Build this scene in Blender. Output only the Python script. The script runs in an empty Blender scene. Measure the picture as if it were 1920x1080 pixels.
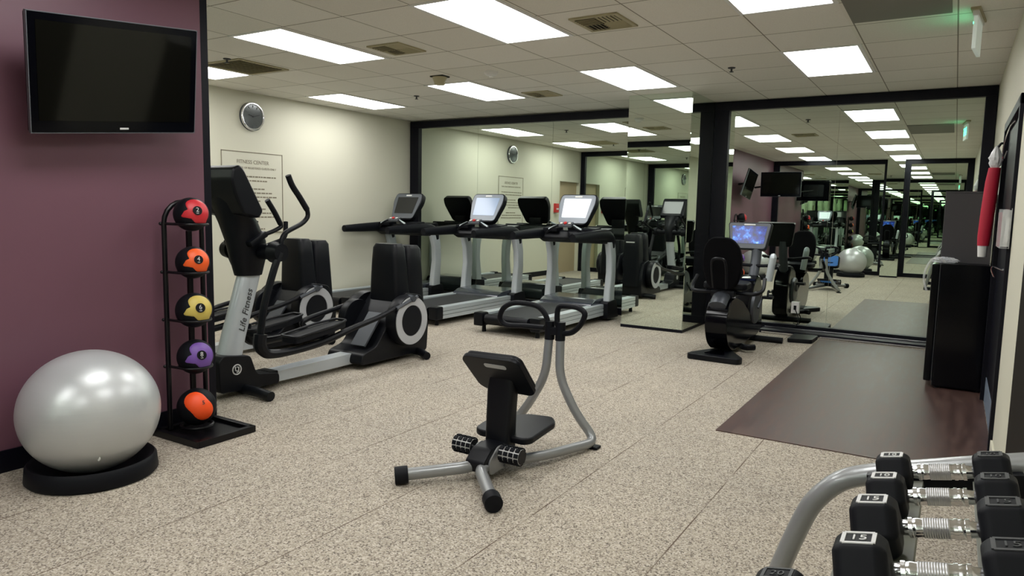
import bpy, bmesh, math, random
from mathutils import Vector, Matrix, Euler
random.seed(7)
S = bpy.context.scene
COL = S.collection
PI = math.pi

# ------------------------------------------------------------------ camera
CAMZ = 1.335
cam_d = bpy.data.cameras.new('camera')
cam = bpy.data.objects.new('camera', cam_d)
COL.objects.link(cam)
cam_d.sensor_width = 36.0
cam_d.lens = 36.0 * 1337.3 / 1920.0
cam_d.clip_start = 0.05
cam_d.clip_end = 100
RX = (0.84994336, 0.07411163, -0.52163566)      # world X in camera (right, down, forward)
RY = (0.52648917, -0.08163113, 0.84625381)
RZ = (0.02013554, -0.99390333, -0.10840081)
right = Vector((RX[0], RY[0], RZ[0])); down = Vector((RX[1], RY[1], RZ[1])); fwd = Vector((RX[2], RY[2], RZ[2]))
right.normalize(); fwd = (fwd - right * fwd.dot(right)).normalized(); up = right.cross(fwd)
m3 = Matrix((right, up, -fwd)).transposed()
cam.matrix_world = Matrix.Translation((0, 0, CAMZ)) @ m3.to_4x4()
S.camera = cam

# ------------------------------------------------------------------ world + exposure
w = bpy.data.worlds.new('world'); S.world = w; w.use_nodes = True
w.node_tree.nodes['Background'].inputs[0].default_value = (0.5, 0.5, 0.5, 1)
w.node_tree.nodes['Background'].inputs[1].default_value = 0.02
S.view_settings.view_transform = 'Standard'
S.view_settings.look = 'None'
S.view_settings.gamma = 1
S.view_settings.use_curve_mapping = False
S.view_settings.exposure = 0.42
LAMP = 8.5
S.cycles.max_bounces = 16; S.cycles.glossy_bounces = 12; S.cycles.diffuse_bounces = 5; S.cycles.transparent_max_bounces = 12

# ------------------------------------------------------------------ materials
def srgb(r, g, b):
    f = lambda c: (c/255/12.92) if c/255 <= 0.04045 else ((c/255+0.055)/1.055)**2.4
    return (f(r), f(g), f(b), 1)
def mat(name, col, rough=0.5, metal=0.0, spec=0.5, emit=None, estr=0, coat=0):
    m = bpy.data.materials.new(name); m.use_nodes = True
    b = m.node_tree.nodes['Principled BSDF']
    b.inputs['Base Color'].default_value = col if len(col) == 4 else (*col, 1)
    b.inputs['Roughness'].default_value = rough
    b.inputs['Metallic'].default_value = metal
    b.inputs['Specular IOR Level'].default_value = spec
    b.inputs['Coat Weight'].default_value = coat
    if emit:
        b.inputs['Emission Color'].default_value = (*emit, 1)
        b.inputs['Emission Strength'].default_value = estr
    return m
def N(m, t, **kw):
    n = m.node_tree.nodes.new(t)
    for k, v in kw.items():
        if k in ('operation', 'blend_type', 'data_type', 'feature', 'distance', 'wave_type', 'bands_direction', 'noise_dimensions'): setattr(n, k, v)
        else: n.inputs[k].default_value = v
    return n
def L(m, a, b): m.node_tree.links.new(a, b)
def BS(m): return m.node_tree.nodes['Principled BSDF']
def texco(m):
    g = m.node_tree.nodes.new('ShaderNodeNewGeometry'); return g.outputs['Position']
def ramp(m, fac, stops):
    r = m.node_tree.nodes.new('ShaderNodeValToRGB'); L(m, fac, r.inputs[0])
    e = r.color_ramp.elements
    e[0].position, e[0].color = stops[0]; e[1].position, e[1].color = stops[-1]
    for p, c in stops[1:-1]:
        x = e.new(p); x.color = c
    return r.outputs[0]
def bump(m, h, strength, dist=0.002):
    b = N(m, 'ShaderNodeBump', Strength=strength, Distance=dist)
    L(m, h, b.inputs['Height']); L(m, b.outputs[0], BS(m).inputs['Normal'])
def math_(m, op, a, b=None):
    n = m.node_tree.nodes.new('ShaderNodeMath'); n.operation = op
    for i, v in enumerate((a, b)):
        if v is None: continue
        if isinstance(v, (int, float)): n.inputs[i].default_value = v
        else: L(m, v, n.inputs[i])
    return n.outputs[0]
def linemask(m, coord, origin, step, width):
    """1 on a line of the given width repeated every step"""
    a = math_(m, 'SUBTRACT', coord, origin - step * 200)
    a = math_(m, 'MODULO', a, step)
    a = math_(m, 'SUBTRACT', a, step / 2)
    a = math_(m, 'ABSOLUTE', a)
    return math_(m, 'GREATER_THAN', a, step / 2 - width / 2)
def mixc(m, fac, a, b):
    n = m.node_tree.nodes.new('ShaderNodeMix'); n.data_type = 'RGBA'
    if isinstance(fac, (int, float)): n.inputs[0].default_value = fac
    else: L(m, fac, n.inputs[0])
    for i, v in ((6, a), (7, b)):
        if isinstance(v, tuple): n.inputs[i].default_value = v
        else: L(m, v, n.inputs[i])
    return n.outputs[2]

M = {}
M['black'] = mat('black_plastic', (0.0035, 0.0042, 0.0065), 0.40, spec=0.22)
M['black_soft'] = mat('black_rubber', (0.0045, 0.0053, 0.008), 0.55, spec=0.17)
M['black_matte'] = mat('black_mesh_fabric', (0.004, 0.004, 0.005), 0.7, spec=0.06)
M['black_gloss'] = mat('black_gloss', (0.0015, 0.0017, 0.003), 0.12, spec=0.22)
M['black_frame'] = mat('black_frame_paint', (0.003, 0.003, 0.0075), 0.45, spec=0.2)
M['steel_black'] = mat('black_powder_coat', (0.003, 0.0028, 0.004), 0.35, spec=0.3)
M['silver'] = mat('silver_paint', (0.50, 0.54, 0.57), 0.36, 0.15, coat=0.3)
M['silver_dark'] = mat('grey_paint', (0.06, 0.067, 0.08), 0.4, 0.2)
M['tube_grey'] = mat('grey_tube_paint', (0.29, 0.30, 0.305), 0.33, 0.4, coat=0.3)
M['alu'] = mat('brushed_aluminium', (0.58, 0.64, 0.67), 0.36, 0.45)
M['ring'] = mat('grey_ring_plastic', (0.42, 0.43, 0.45), 0.45)
M['chrome'] = mat('chrome', (0.82, 0.82, 0.85), 0.14, 1.0)
M['knurl'] = mat('knurled_steel', (0.62, 0.62, 0.65), 0.35, 0.9)
M['mirror'] = mat('mirror_glass', (0.74, 0.815, 0.735), 0.0, 1.0)
M['screen_off'] = mat('dark_screen', (0.012, 0.013, 0.014), 0.12)
M['bezel'] = mat('console_bezel', (0.10, 0.11, 0.125), 0.35)
M['screen_frame'] = mat('console_frame', (0.22, 0.25, 0.29), 0.35)
M['white'] = mat('white_plastic', (0.75, 0.75, 0.73), 0.4)
M['label_white'] = mat('label_white', (0.62, 0.62, 0.62), 0.5)
M['label_dark'] = mat('label_dark_grey', (0.035, 0.037, 0.04), 0.5)
M['red_part'] = mat('red_plastic', (0.55, 0.03, 0.03), 0.45)
M['blue_vinyl'] = mat('blue_vinyl', (0.02, 0.13, 0.42), 0.4)
M['vent'] = mat('vent_paint', srgb(172, 164, 132), 0.6)
M['vent_dark'] = mat('vent_gap', (0.02, 0.018, 0.012), 0.8)
M['grey_panel'] = mat('grey_return_panel', srgb(120, 117, 108), 0.6)
M['dark_box'] = mat('dark_grey_box', srgb(58, 56, 59), 0.6)
M['red_cloth'] = mat('red_cloth', (0.46, 0.008, 0.035), 0.65)
M['belt'] = mat('belt_rubber', (0.017, 0.018, 0.021), 0.55)
M['hood'] = mat('motor_hood', (0.035, 0.042, 0.055), 0.22, coat=0.4)
M['door_dark'] = mat('dark_brown_door', srgb(27, 22, 18), 0.6, spec=0.12)
M['door_beige'] = mat('beige_door', srgb(176, 158, 128), 0.5)
M['tile_blue'] = mat('blue_grey_threshold', srgb(112, 124, 140), 0.5)
M['lamp'] = mat('lamp_diffuser', (0.9, 0.9, 0.9), 0.4, emit=(1.0, 1.0, 0.985), estr=LAMP)
M['exit_glow'] = mat('exit_lit_panel', (0.8, 0.85, 0.82), 0.3, emit=(0.85, 1.0, 0.9), estr=0.12)
M['green_glow'] = mat('exit_green_letters', (0.0, 0.5, 0.2), 0.3, emit=(0.05, 1.0, 0.4), estr=6.0)
def lit(name, c, s): return mat(name, (0.01, 0.01, 0.01), 0.15, emit=c, estr=s)

# cream painted wall
m = M['cream'] = mat('cream_wall_paint', srgb(208, 206, 188), 0.7)
p = texco(m); n = N(m, 'ShaderNodeTexNoise', Scale=90.0, Detail=4.0); L(m, p, n.inputs['Vector']); bump(m, n.outputs[0], 0.12, 0.002)
# plum wall
m = M['plum'] = mat('plum_wall_paint', srgb(107, 71, 85), 0.45)
p = texco(m); n = N(m, 'ShaderNodeTexNoise', Scale=70.0, Detail=4.0); L(m, p, n.inputs['Vector']); bump(m, n.outputs[0], 0.1, 0.002)
# ceiling tiles
m = M['ceiling'] = mat('ceiling_tile', srgb(205, 199, 183), 0.85)
p = texco(m); sx = N(m, 'ShaderNodeSeparateXYZ'); L(m, p, sx.inputs[0])
n = N(m, 'ShaderNodeTexNoise', Scale=260.0, Detail=3.0, Roughness=0.7); L(m, p, n.inputs['Vector'])
n2 = N(m, 'ShaderNodeTexNoise', Scale=0.9, Detail=1.0); L(m, p, n2.inputs['Vector'])
vor = N(m, 'ShaderNodeTexWhiteNoise', noise_dimensions='2D')
fx = math_(m, 'FLOOR', math_(m, 'DIVIDE', math_(m, 'ADD', sx.outputs[0], 0.10 + 61), 0.61))
fy = math_(m, 'FLOOR', math_(m, 'DIVIDE', math_(m, 'ADD', sx.outputs[1], 61 - 4.95 + 6.1), 0.61))
cb = N(m, 'ShaderNodeCombineXYZ'); L(m, fx, cb.inputs[0]); L(m, fy, cb.inputs[1]); L(m, cb.outputs[0], vor.inputs['Vector'])
tone = ramp(m, vor.outputs['Value'], [(0, srgb(228, 225, 215)), (1, srgb(236, 233, 225))])
spk = ramp(m, n.outputs[0], [(0.36, (0.72, 0.72, 0.72, 1)), (0.52, (1, 1, 1, 1))])
mul = m.node_tree.nodes.new('ShaderNodeMix'); mul.data_type = 'RGBA'; mul.blend_type = 'MULTIPLY'; mul.inputs[0].default_value = 0.5
L(m, tone, mul.inputs[6]); L(m, spk, mul.inputs[7])
tee = math_(m, 'MAXIMUM', linemask(m, sx.outputs[0], -0.10, 0.61, 0.026), linemask(m, sx.outputs[1], 4.95, 0.61, 0.026))
edge = math_(m, 'MAXIMUM', linemask(m, sx.outputs[0], -0.10 + 0.016, 0.61, 0.009), linemask(m, sx.outputs[1], 4.95 + 0.016, 0.61, 0.010))
c = mixc(m, tee, mul.outputs[2], srgb(228, 225, 215))
c = mixc(m, edge, c, srgb(136, 131, 118))
L(m, c, BS(m).inputs['Base Color'])
# rubber crumb floor in beige
m = M['floor'] = mat('speckled_rubber_floor', (0.4, 0.35, 0.28), 0.72, spec=0.28)
p = texco(m); sx = N(m, 'ShaderNodeSeparateXYZ'); L(m, p, sx.inputs[0])
v = N(m, 'ShaderNodeTexVoronoi', Scale=165.0); L(m, p, v.inputs['Vector'])
wn = N(m, 'ShaderNodeTexWhiteNoise', noise_dimensions='3D'); L(m, v.outputs['Position'], wn.inputs['Vector'])
spk = ramp(m, wn.outputs['Value'], [(0.0, srgb(100, 92, 84)), (0.12, srgb(122, 112, 103)), (0.26, srgb(161, 151, 136)), (0.7, srgb(181, 172, 157)), (1.0, srgb(208, 201, 189))])
n2 = N(m, 'ShaderNodeTexNoise', Scale=1.3, Detail=3.0); L(m, p, n2.inputs['Vector'])
blot = ramp(m, n2.outputs[0], [(0.3, (0.90, 0.90, 0.90, 1)), (0.7, (1.03, 1.02, 1.0, 1))])
mul = m.node_tree.nodes.new('ShaderNodeMix'); mul.data_type = 'RGBA'; mul.blend_type = 'MULTIPLY'; mul.inputs[0].default_value = 1.0
L(m, spk, mul.inputs[6]); L(m, blot, mul.inputs[7])
seam = math_(m, 'MAXIMUM', linemask(m, sx.outputs[0], -0.88, 0.61, 0.006), math_(m, 'MULTIPLY', linemask(m, sx.outputs[1], 4.10, 0.92, 0.005), 0.45))
n3 = N(m, 'ShaderNodeTexNoise', Scale=2.3, Detail=1.0); L(m, p, n3.inputs['Vector'])
fade = ramp(m, n3.outputs[0], [(0.36, (0.2, 0.2, 0.2, 1)), (0.56, (0.9, 0.9, 0.9, 1))])
seam = math_(m, 'MULTIPLY', seam, fade)
c = mixc(m, seam, mul.outputs[2], srgb(84, 66, 52))
L(m, c, BS(m).inputs['Base Color'])
bump(m, wn.outputs['Value'], 0.35, 0.0015)
# dark wood vinyl
m = M['vinyl'] = mat('dark_wood_vinyl', (0.05, 0.03, 0.028), 0.34, spec=0.55)
p = texco(m); mp = N(m, 'ShaderNodeMapping'); mp.inputs['Scale'].default_value = (9, 1.2, 1); L(m, p, mp.inputs[0])
n = N(m, 'ShaderNodeTexNoise', Scale=2.2, Detail=6.0, Roughness=0.65); L(m, mp.outputs[0], n.inputs['Vector'])
c = ramp(m, n.outputs[0], [(0.25, srgb(50, 34, 32)), (0.5, srgb(74, 52, 47)), (0.78, srgb(96, 74, 66))])
L(m, c, BS(m).inputs['Base Color'])
r = ramp(m, n.outputs[0], [(0.3, (0.40, 0.40, 0.40, 1)), (0.7, (0.50, 0.50, 0.50, 1))]); L(m, r, BS(m).inputs['Roughness'])
# pearly exercise ball
m = M['ball'] = mat('pearl_silver_vinyl', (0.54, 0.56, 0.57), 0.36, 0.35, coat=0.35)
BS(m).inputs['Coat Roughness'].default_value = 0.26
tc = m.node_tree.nodes.new('ShaderNodeTexCoord'); sx = N(m, 'ShaderNodeSeparateXYZ'); L(m, tc.outputs['Object'], sx.inputs[0])
cb = N(m, 'ShaderNodeCombineXYZ'); L(m, sx.outputs[2], cb.inputs[2])
nn = N(m, 'ShaderNodeTexNoise', Scale=55.0, Detail=1.0); L(m, cb.outputs[0], nn.inputs['Vector']); bump(m, nn.outputs[0], 0.35, 0.0012)
# clear plastics
m = M['clear'] = mat('clear_acrylic', (0.9, 0.92, 0.92), 0.08); BS(m).inputs['Alpha'].default_value = 0.28
m = M['bag'] = mat('clear_plastic_bag', (0.82, 0.85, 0.88), 0.15); BS(m).inputs['Alpha'].default_value = 0.42
m = M['frosted'] = mat('white_translucent_plastic', (0.78, 0.79, 0.8), 0.35); BS(m).inputs['Alpha'].default_value = 0.85
# medicine-ball rubber
for nme, c in (('mb_red', (0.56, 0.018, 0.028)), ('mb_orange', (0.85, 0.105, 0.01)), ('mb_yellow', (0.60, 0.47, 0.10)), ('mb_purple', (0.16, 0.07, 0.34)), ('mb_tangerine', (0.95, 0.085, 0.008))):
    M[nme] = mat(nme + '_rubber', c, 0.45)
# bike screen picture: blue scene
m = M['bike_screen'] = mat('lit_blue_screen', (0.01, 0.01, 0.01), 0.2)
tc = m.node_tree.nodes.new('ShaderNodeTexCoord')
nn = N(m, 'ShaderNodeTexNoise', Scale=14.0, Detail=5.0, Roughness=0.6); L(m, tc.outputs['Object'], nn.inputs['Vector'])
c = ramp(m, nn.outputs[0], [(0.34, (0.0, 0.006, 0.045, 1)), (0.52, (0.002, 0.025, 0.27, 1)), (0.62, (0.03, 0.2, 0.75, 1)), (0.74, (0.45, 0.75, 0.9, 1))])
L(m, c, BS(m).inputs['Emission Color']); BS(m).inputs['Emission Strength'].default_value = 1.0
# treadmill screens: pale emissive faces, one plain white, one with a slanted gradient
m = M['emit_white'] = lit('emissive_white_screen', (0.86, 0.93, 1.0), 1.15)
m = M['emit_grad'] = mat('pale_gradient_screen', (0.01, 0.01, 0.01), 0.2)
tc = m.node_tree.nodes.new('ShaderNodeTexCoord'); mp = N(m, 'ShaderNodeMapping'); mp.inputs['Rotation'].default_value = (0, 0.5, 0); mp.inputs['Scale'].default_value = (3, 3, 3); L(m, tc.outputs['Object'], mp.inputs[0])
sx = N(m, 'ShaderNodeSeparateXYZ'); L(m, mp.outputs[0], sx.inputs[0])
c = ramp(m, math_(m, 'ADD', sx.outputs[0], 0.55), [(0.1, (0.85, 0.92, 1.0, 1)), (0.5, (0.65, 0.75, 0.88, 1)), (0.62, (0.2, 0.27, 0.36, 1)), (0.95, (0.26, 0.34, 0.46, 1))])
L(m, c, BS(m).inputs['Emission Color']); BS(m).inputs['Emission Strength'].default_value = 0.9
# clock face (patterned, glassy)
m = M['clock_face'] = mat('clock_face', (0.10, 0.11, 0.11), 0.15, 0.3)
# shelf strip of dumbbell rack
M['rack_green'] = mat('grey_green_paint', srgb(112, 114, 104), 0.45, 0.1)

# ------------------------------------------------------------------ mesh helpers
class MB:
    def __init__(s): s.v = []; s.f = []
    def add(s, vs, fs, mtx=None):
        o = len(s.v)
        s.v += [tuple(mtx @ Vector(v)) if mtx else tuple(v) for v in vs]
        s.f += [tuple(i + o for i in f) for f in fs]
        return s
    def box(s, c, d, rot=None, taper=None):
        x, y, z = d[0]/2, d[1]/2, d[2]/2
        t = taper or (1, 1)
        vs = [(-x, -y, -z), (x, -y, -z), (x, y, -z), (-x, y, -z), (-x*t[0], -y*t[1], z), (x*t[0], -y*t[1], z), (x*t[0], y*t[1], z), (-x*t[0], y*t[1], z)]
        mt = Matrix.Translation(c) @ (Euler(rot).to_matrix().to_4x4() if rot else Matrix())
        return s.add(vs, [(0, 3, 2, 1), (4, 5, 6, 7), (0, 1, 5, 4), (1, 2, 6, 5), (2, 3, 7, 6), (3, 0, 4, 7)], mt)
    def prism(s, poly, axis, a, b, shrink=None):
        """poly of 2D points extruded on axis from a to b. axis x: (y,z); y: (x,z); z: (x,y)"""
        n = len(poly)
        def P(q, t):
            return {'x': (t, q[0], q[1]), 'y': (q[0], t, q[1]), 'z': (q[0], q[1], t)}[axis]
        cx = sum(q[0] for q in poly)/n; cy = sum(q[1] for q in poly)/n
        pb = poly if shrink is None else [(cx+(q[0]-cx)*shrink, cy+(q[1]-cy)*shrink) for q in poly]
        vs = [P(q, a) for q in poly] + [P(q, b) for q in pb]
        fs = [tuple(range(n))[::-1], tuple(range(n, 2*n))] + [(i, (i+1) % n, n+(i+1) % n, n+i) for i in range(n)]
        return s.add(vs, fs)
    def loft(s, rings, cap=True, closed=False):
        n = len(rings[0]); vs = [p for r in rings for p in r]; fs = []
        k = len(rings)
        for j in range(k if closed else k-1):
            a, b = j*n, ((j+1) % k)*n
            for i in range(n): fs.append((a+i, a+(i+1) % n, b+(i+1) % n, b+i))
        if cap and not closed: fs += [tuple(range(n))[::-1], tuple(range((k-1)*n, k*n))]
        return s.add(vs, fs)
    def tube(s, pts, r, seg=12, closed=False, smooth=6, rx=None, upv=(0, 0, 1), radii=None):
        P = [Vector(p) for p in pts]
        if smooth and len(P) > 2: P, T = catmull(P, smooth, closed)
        else: T = [i for i in range(len(P))]
        k = len(P); rings = []
        prev = None
        for i in range(k):
            if closed: d = P[(i+1) % k]-P[i-1]
            else: d = P[min(i+1, k-1)]-P[max(i-1, 0)]
            d.normalize()
            if prev is None:
                u = Vector(upv)
                if abs(u.dot(d)) > 0.95: u = Vector((1, 0, 0))
            else: u = prev
            u = (u-d*u.dot(d)).normalized(); prev = u
            q = d.cross(u)
            rr = r
            if radii:
                t = T[i]; a = int(min(t, len(radii)-1)); b = min(a+1, len(radii)-1); rr = radii[a]*(1-(t-a))+radii[b]*(t-a)
            ra = rr*(rx if rx else 1)
            rings.append([tuple(P[i]+q*math.cos(2*PI*j/seg)*ra+u*math.sin(2*PI*j/seg)*rr) for j in range(seg)])
        return s.loft(rings, cap=not closed, closed=closed)
    def cyl(s, a, b, r, r2=None, seg=24):
        r2 = r if r2 is None else r2
        a = Vector(a); b = Vector(b); d = (b-a).normalized()
        u = Vector((0, 0, 1)) if abs(d.z) < 0.9 else Vector((1, 0, 0))
        u = (u-d*u.dot(d)).normalized(); q = d.cross(u)
        R = [[tuple(c+q*math.cos(2*PI*j/seg)*rr+u*math.sin(2*PI*j/seg)*rr) for j in range(seg)] for c, rr in ((a, r), (b, r2))]
        return s.loft(R)
    def lathe(s, prof, c, axis='z', seg=32):
        """prof: (radius, height) list"""
        c = Vector(c); rings = []
        for r, h in prof:
            ring = []
            for j in range(seg):
                a = 2*PI*j/seg; x, y = r*math.cos(a), r*math.sin(a)
                ring.append(tuple(c+Vector({'z': (x, y, h), 'x': (h, x, y), 'y': (y, h, x)}[axis])))
            rings.append(ring)
        return s.loft(rings)
    def sphere(s, c, r, seg=32, rings=20, mtx=None):
        r = (r, r, r) if isinstance(r, (int, float)) else r
        vs = [(0, 0, -1)]; fs = []
        for i in range(1, rings):
            t = PI*i/rings
            for j in range(seg): vs.append((math.sin(t)*math.cos(2*PI*j/seg), math.sin(t)*math.sin(2*PI*j/seg), -math.cos(t)))
        vs.append((0, 0, 1)); n = len(vs)-1
        for j in range(seg): fs.append((0, 1+(j+1) % seg, 1+j)); fs.append((n, n-seg+j, n-seg+(j+1) % seg))
        for i in range(rings-2):
            for j in range(seg):
                a = 1+i*seg
                fs.append((a+j, a+(j+1) % seg, a+seg+(j+1) % seg, a+seg+j))
        mt = Matrix.Translation(c) @ (mtx or Matrix()) @ Matrix.Diagonal((*r, 1))
        return s.add(vs, fs, mt)
    def torus(s, c, R, r, axis='z', seg=40, sg=10, flat=1.0):
        pts = []
        for i in range(seg):
            a = 2*PI*i/seg; x, y = R*math.cos(a), R*math.sin(a)
            pts.append(tuple(Vector(c)+Vector({'z': (x, y, 0), 'x': (0, x, y), 'y': (x, 0, y)}[axis])))
        return s.tube(pts, r, sg, closed=True, smooth=0, upv={'z': (0, 0, 1), 'x': (1, 0, 0), 'y': (0, 1, 0)}[axis], rx=flat)
    def build(s, name, material, parent=None, bevel=0, bseg=2, loc=None, angle=35, label=None):
        me = bpy.data.meshes.new(name); me.from_pydata(s.v, [], s.f)
        bm = bmesh.new(); bm.from_mesh(me)
        if bevel:
            ed = [e for e in bm.edges if len(e.link_faces) == 2 and e.calc_face_angle(0) > math.radians(28)]
            bmesh.ops.bevel(bm, geom=ed, offset=bevel, segments=bseg, affect='EDGES', clamp_overlap=True, profile=0.6)
        bmesh.ops.recalc_face_normals(bm, faces=bm.faces); bm.to_mesh(me); bm.free()
        for pl in me.polygons: pl.use_smooth = True
        me.set_sharp_from_angle(angle=math.radians(angle))
        me.materials.append(material if not isinstance(material, str) else M[material])
        o = bpy.data.objects.new(name, me); COL.objects.link(o)
        if parent: o.parent = parent
        if loc: o.location = loc
        if label: o['label'] = label
        if bevel:
            wn = o.modifiers.new('weighted_normal', 'WEIGHTED_NORMAL'); wn.keep_sharp = True; wn.weight = 60
        return o
def catmull(P, n, closed):
    k = len(P); out = []; T = []
    for i in range(k if closed else k-1):
        p0 = P[(i-1) % k] if closed or i > 0 else P[0]*2-P[1]
        p1 = P[i]; p2 = P[(i+1) % k]
        p3 = P[(i+2) % k] if closed or i+2 < k else P[-1]*2-P[-2]
        for j in range(n):
            t = j/n
            # centripetal-like tension keeps bends tight
            m1 = (p2-p0)*0.5; m2 = (p3-p1)*0.5; l = (p2-p1).length
            if m1.length > l: m1 *= l/m1.length
            if m2.length > l: m2 *= l/m2.length
            out.append(p1*(2*t**3-3*t*t+1)+m1*(t**3-2*t*t+t)+p2*(-2*t**3+3*t*t)+m2*(t**3-t*t)); T.append(i+t)
    if not closed: out.append(P[-1].copy()); T.append(k-1)
    return out, T
def fillet(pts, r, n=5):
    """round the corners of a polyline"""
    P = [Vector(p) for p in pts]; out = [P[0]]
    for i in range(1, len(P)-1):
        a, b, c = P[i-1], P[i], P[i+1]
        rr = min(r, (a-b).length*0.45, (c-b).length*0.45)
        s = b+(a-b).normalized()*rr; e = b+(c-b).normalized()*rr
        for j in range(n+1):
            t = j/n; out.append(s*(1-t)**2+b*2*t*(1-t)+e*t*t)
    out.append(P[-1]); return out
def rrect(w, h, r, n=5, cx=0, cy=0):
    out = []
    for qx, qy, a0 in ((1, 1, 0), (-1, 1, 90), (-1, -1, 180), (1, -1, 270)):
        for j in range(n+1):
            a = math.radians(a0+90*j/n); out.append((cx+qx*(w/2-r)+r*math.cos(a), cy+qy*(h/2-r)+r*math.sin(a)))
    return out
def rpoly(pts, r, n=4):
    P = [Vector((a, b, 0)) for a, b in pts]; k = len(P); out = []
    for i in range(k):
        a, b, c = P[i-1], P[i], P[(i+1) % k]
        rr = min(r, (a-b).length*0.45, (c-b).length*0.45)
        s = b+(a-b).normalized()*rr; e = b+(c-b).normalized()*rr
        for j in range(n+1):
            t = j/n; q = s*(1-t)**2+b*2*t*(1-t)+e*t*t; out.append((q.x, q.y))
    return out
def thing(name, label, cat, loc=(0, 0, 0), rotz=0, group=None):
    o = bpy.data.objects.new(name, None); COL.objects.link(o)
    o.empty_display_size = 0.1
    o.location = loc; o.rotation_euler = (0, 0, rotz); o['label'] = label; o['category'] = cat
    if group: o['group'] = group
    return o
def tag(o, label, cat, group=None):
    o['label'] = label; o['category'] = cat
    if group: o['group'] = group
    return o
def struct(o): o['kind'] = 'structure'; return o
def copy_tree(o, parent=None):
    c = o.copy(); COL.objects.link(c); c.parent = parent
    for ch in list(o.children): copy_tree(ch, c)
    return c
def text(body, size, name, material, parent, mtx, ext=0.0008, align='CENTER', shear=0, sx=1.0):
    cu = bpy.data.curves.new(name, 'FONT'); cu.body = body; cu.size = size; cu.extrude = ext
    cu.align_x = align; cu.align_y = 'CENTER'; cu.shear = shear; cu.resolution_u = 3
    t = bpy.data.objects.new(name, cu); COL.objects.link(t)
    dg = bpy.context.evaluated_depsgraph_get(); dg.update()
    me = bpy.data.meshes.new_from_object(t.evaluated_get(dg)); bpy.data.objects.remove(t)
    me.name = name; me.materials.clear(); me.materials.append(M[material])
    me.transform(mtx @ Matrix.Diagonal((sx, 1, 1, 1)))
    o = bpy.data.objects.new(name, me); COL.objects.link(o); o.parent = parent
    return o
def basis(o, x, y):
    """matrix with local x and y axes along given vectors, at o"""
    x = Vector(x).normalized(); y = Vector(y); y = (y-x*y.dot(x)).normalized(); z = x.cross(y)
    m = Matrix((x, y, z)).transposed().to_4x4(); m.translation = Vector(o); return m

# ------------------------------------------------------------------ the room
CE = 2.655; FAR = 8.6; BACK = -1.2; XL = -7.2; XR = 0.27; PX = -3.9; BY = 2.765
struct(MB().box(((XL+XR)/2, (FAR+BACK)/2, -0.05), (XR-XL+1.4, FAR-BACK+0.4, 0.1)).build('floor', 'floor'))
struct(MB().box(((XL+XR)/2, (FAR+BACK)/2, CE+0.05), (XR-XL+0.4, FAR-BACK+0.4, 0.1)).build('ceiling', 'ceiling'))
# left wall with a door recess hidden behind the plum block (seen in the mirrors)
lw = MB(); d0, d1, dz = 2.80, 3.74, 1.97
lw.box((XL-0.06, (d1+FAR+0.1)/2, CE/2), (0.12, FAR+0.1-d1, CE))
lw.box((XL-0.06, (d0+d1)/2, (CE+dz)/2), (0.12, d1-d0, CE-dz))
lw.box((XL-0.06, (BACK+d0)/2, CE/2), (0.12, d0-BACK, CE))
struct(lw.build('wall_left', 'cream'))
dr = struct(MB().box((XL-0.10, (d0+d1)/2, dz/2), (0.04, d1-d0, dz)).build('door_1', 'door_beige', bevel=0.003))
MB().cyl((XL-0.08, d1-0.08, 1.0), (XL-0.02, d1-0.08, 1.0), 0.012).sphere((XL-0.02, d1-0.08, 1.0), 0.027, 16, 10).build('door_knob', 'chrome', dr)
# far wall, back wall
struct(MB().box(((XL+XR)/2, FAR+0.10, CE/2), (XR-XL+0.3, 0.1, CE)).build('wall_far', 'cream'))
struct(MB().box(((PX+XR)/2, BACK-0.10, CE/2), (XR-PX+0.3, 0.1, CE)).build('wall_back', 'cream'))
# plum partition block: right face is the plum wall, far face carries a mirror
struct(MB().box(((XL+PX)/2-0.02, (BY+BACK)/2-0.03, CE/2), (PX-XL+0.04, BY-BACK, CE)).build('wall_plum', 'plum'))
struct(MB().box((PX+0.006, (BY+BACK)/2-0.03, 0.055), (0.012, BY-BACK, 0.11)).build('baseboard_plum', 'black_frame'))
# right wall with a black framed door opening
e0, e1, ez = 4.78, 6.30, 2.02
rw = MB()
rw.box((XR+0.06, (e1+FAR+0.1)/2, CE/2), (0.12, FAR+0.1-e1, CE))
rw.box((XR+0.06, (e0+e1)/2, (CE+ez)/2), (0.12, e1-e0, CE-ez))
rw.box((XR+0.06, (3.85+e0)/2, CE/2), (0.12, e0-3.85, CE))
rw.box((XR+0.06, (2.75+3.85)/2, (CE+2.08)/2), (0.12, 1.1, CE-2.08))
rw.box((XR+0.06, (BACK+2.75)/2, CE/2), (0.12, 2.75-BACK, CE))
struct(rw.build('wall_right', 'cream'))
d2 = struct(MB().box((XR+0.035, (e0+e1)/2, 0.18+(ez-0.18)/2), (0.05, e1-e0-0.08, ez-0.18)).build('door_2', 'black_frame'))
fr = MB(); fr.box((XR+0.03, e1-0.03, ez/2), (0.10, 0.06, ez)).box((XR+0.03, e0+0.03, ez/2), (0.10, 0.06, ez)).box((XR+0.03, (e0+e1)/2, ez-0.03), (0.10, e1-e0, 0.06))
fr.build('door_frame', 'black_frame', d2, bevel=0.004)
MB().box((XR+0.040, (e0+e1)/2, 0.09), (0.07, e1-e0-0.12, 0.18)).build('kick_plate', 'tile_blue', d2, label='blue grey kick plate')
d3 = struct(MB().box((XR+0.024, 3.30, 1.04), (0.05, 1.10, 2.08)).build('door_3', 'door_dark'))
struct(MB().box((XR-0.006, (3.87+e0)/2-0.01, 0.05), (0.012, e0-3.87-0.02, 0.10)).build('baseboard_right', 'cream', bevel=0.002))
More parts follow.
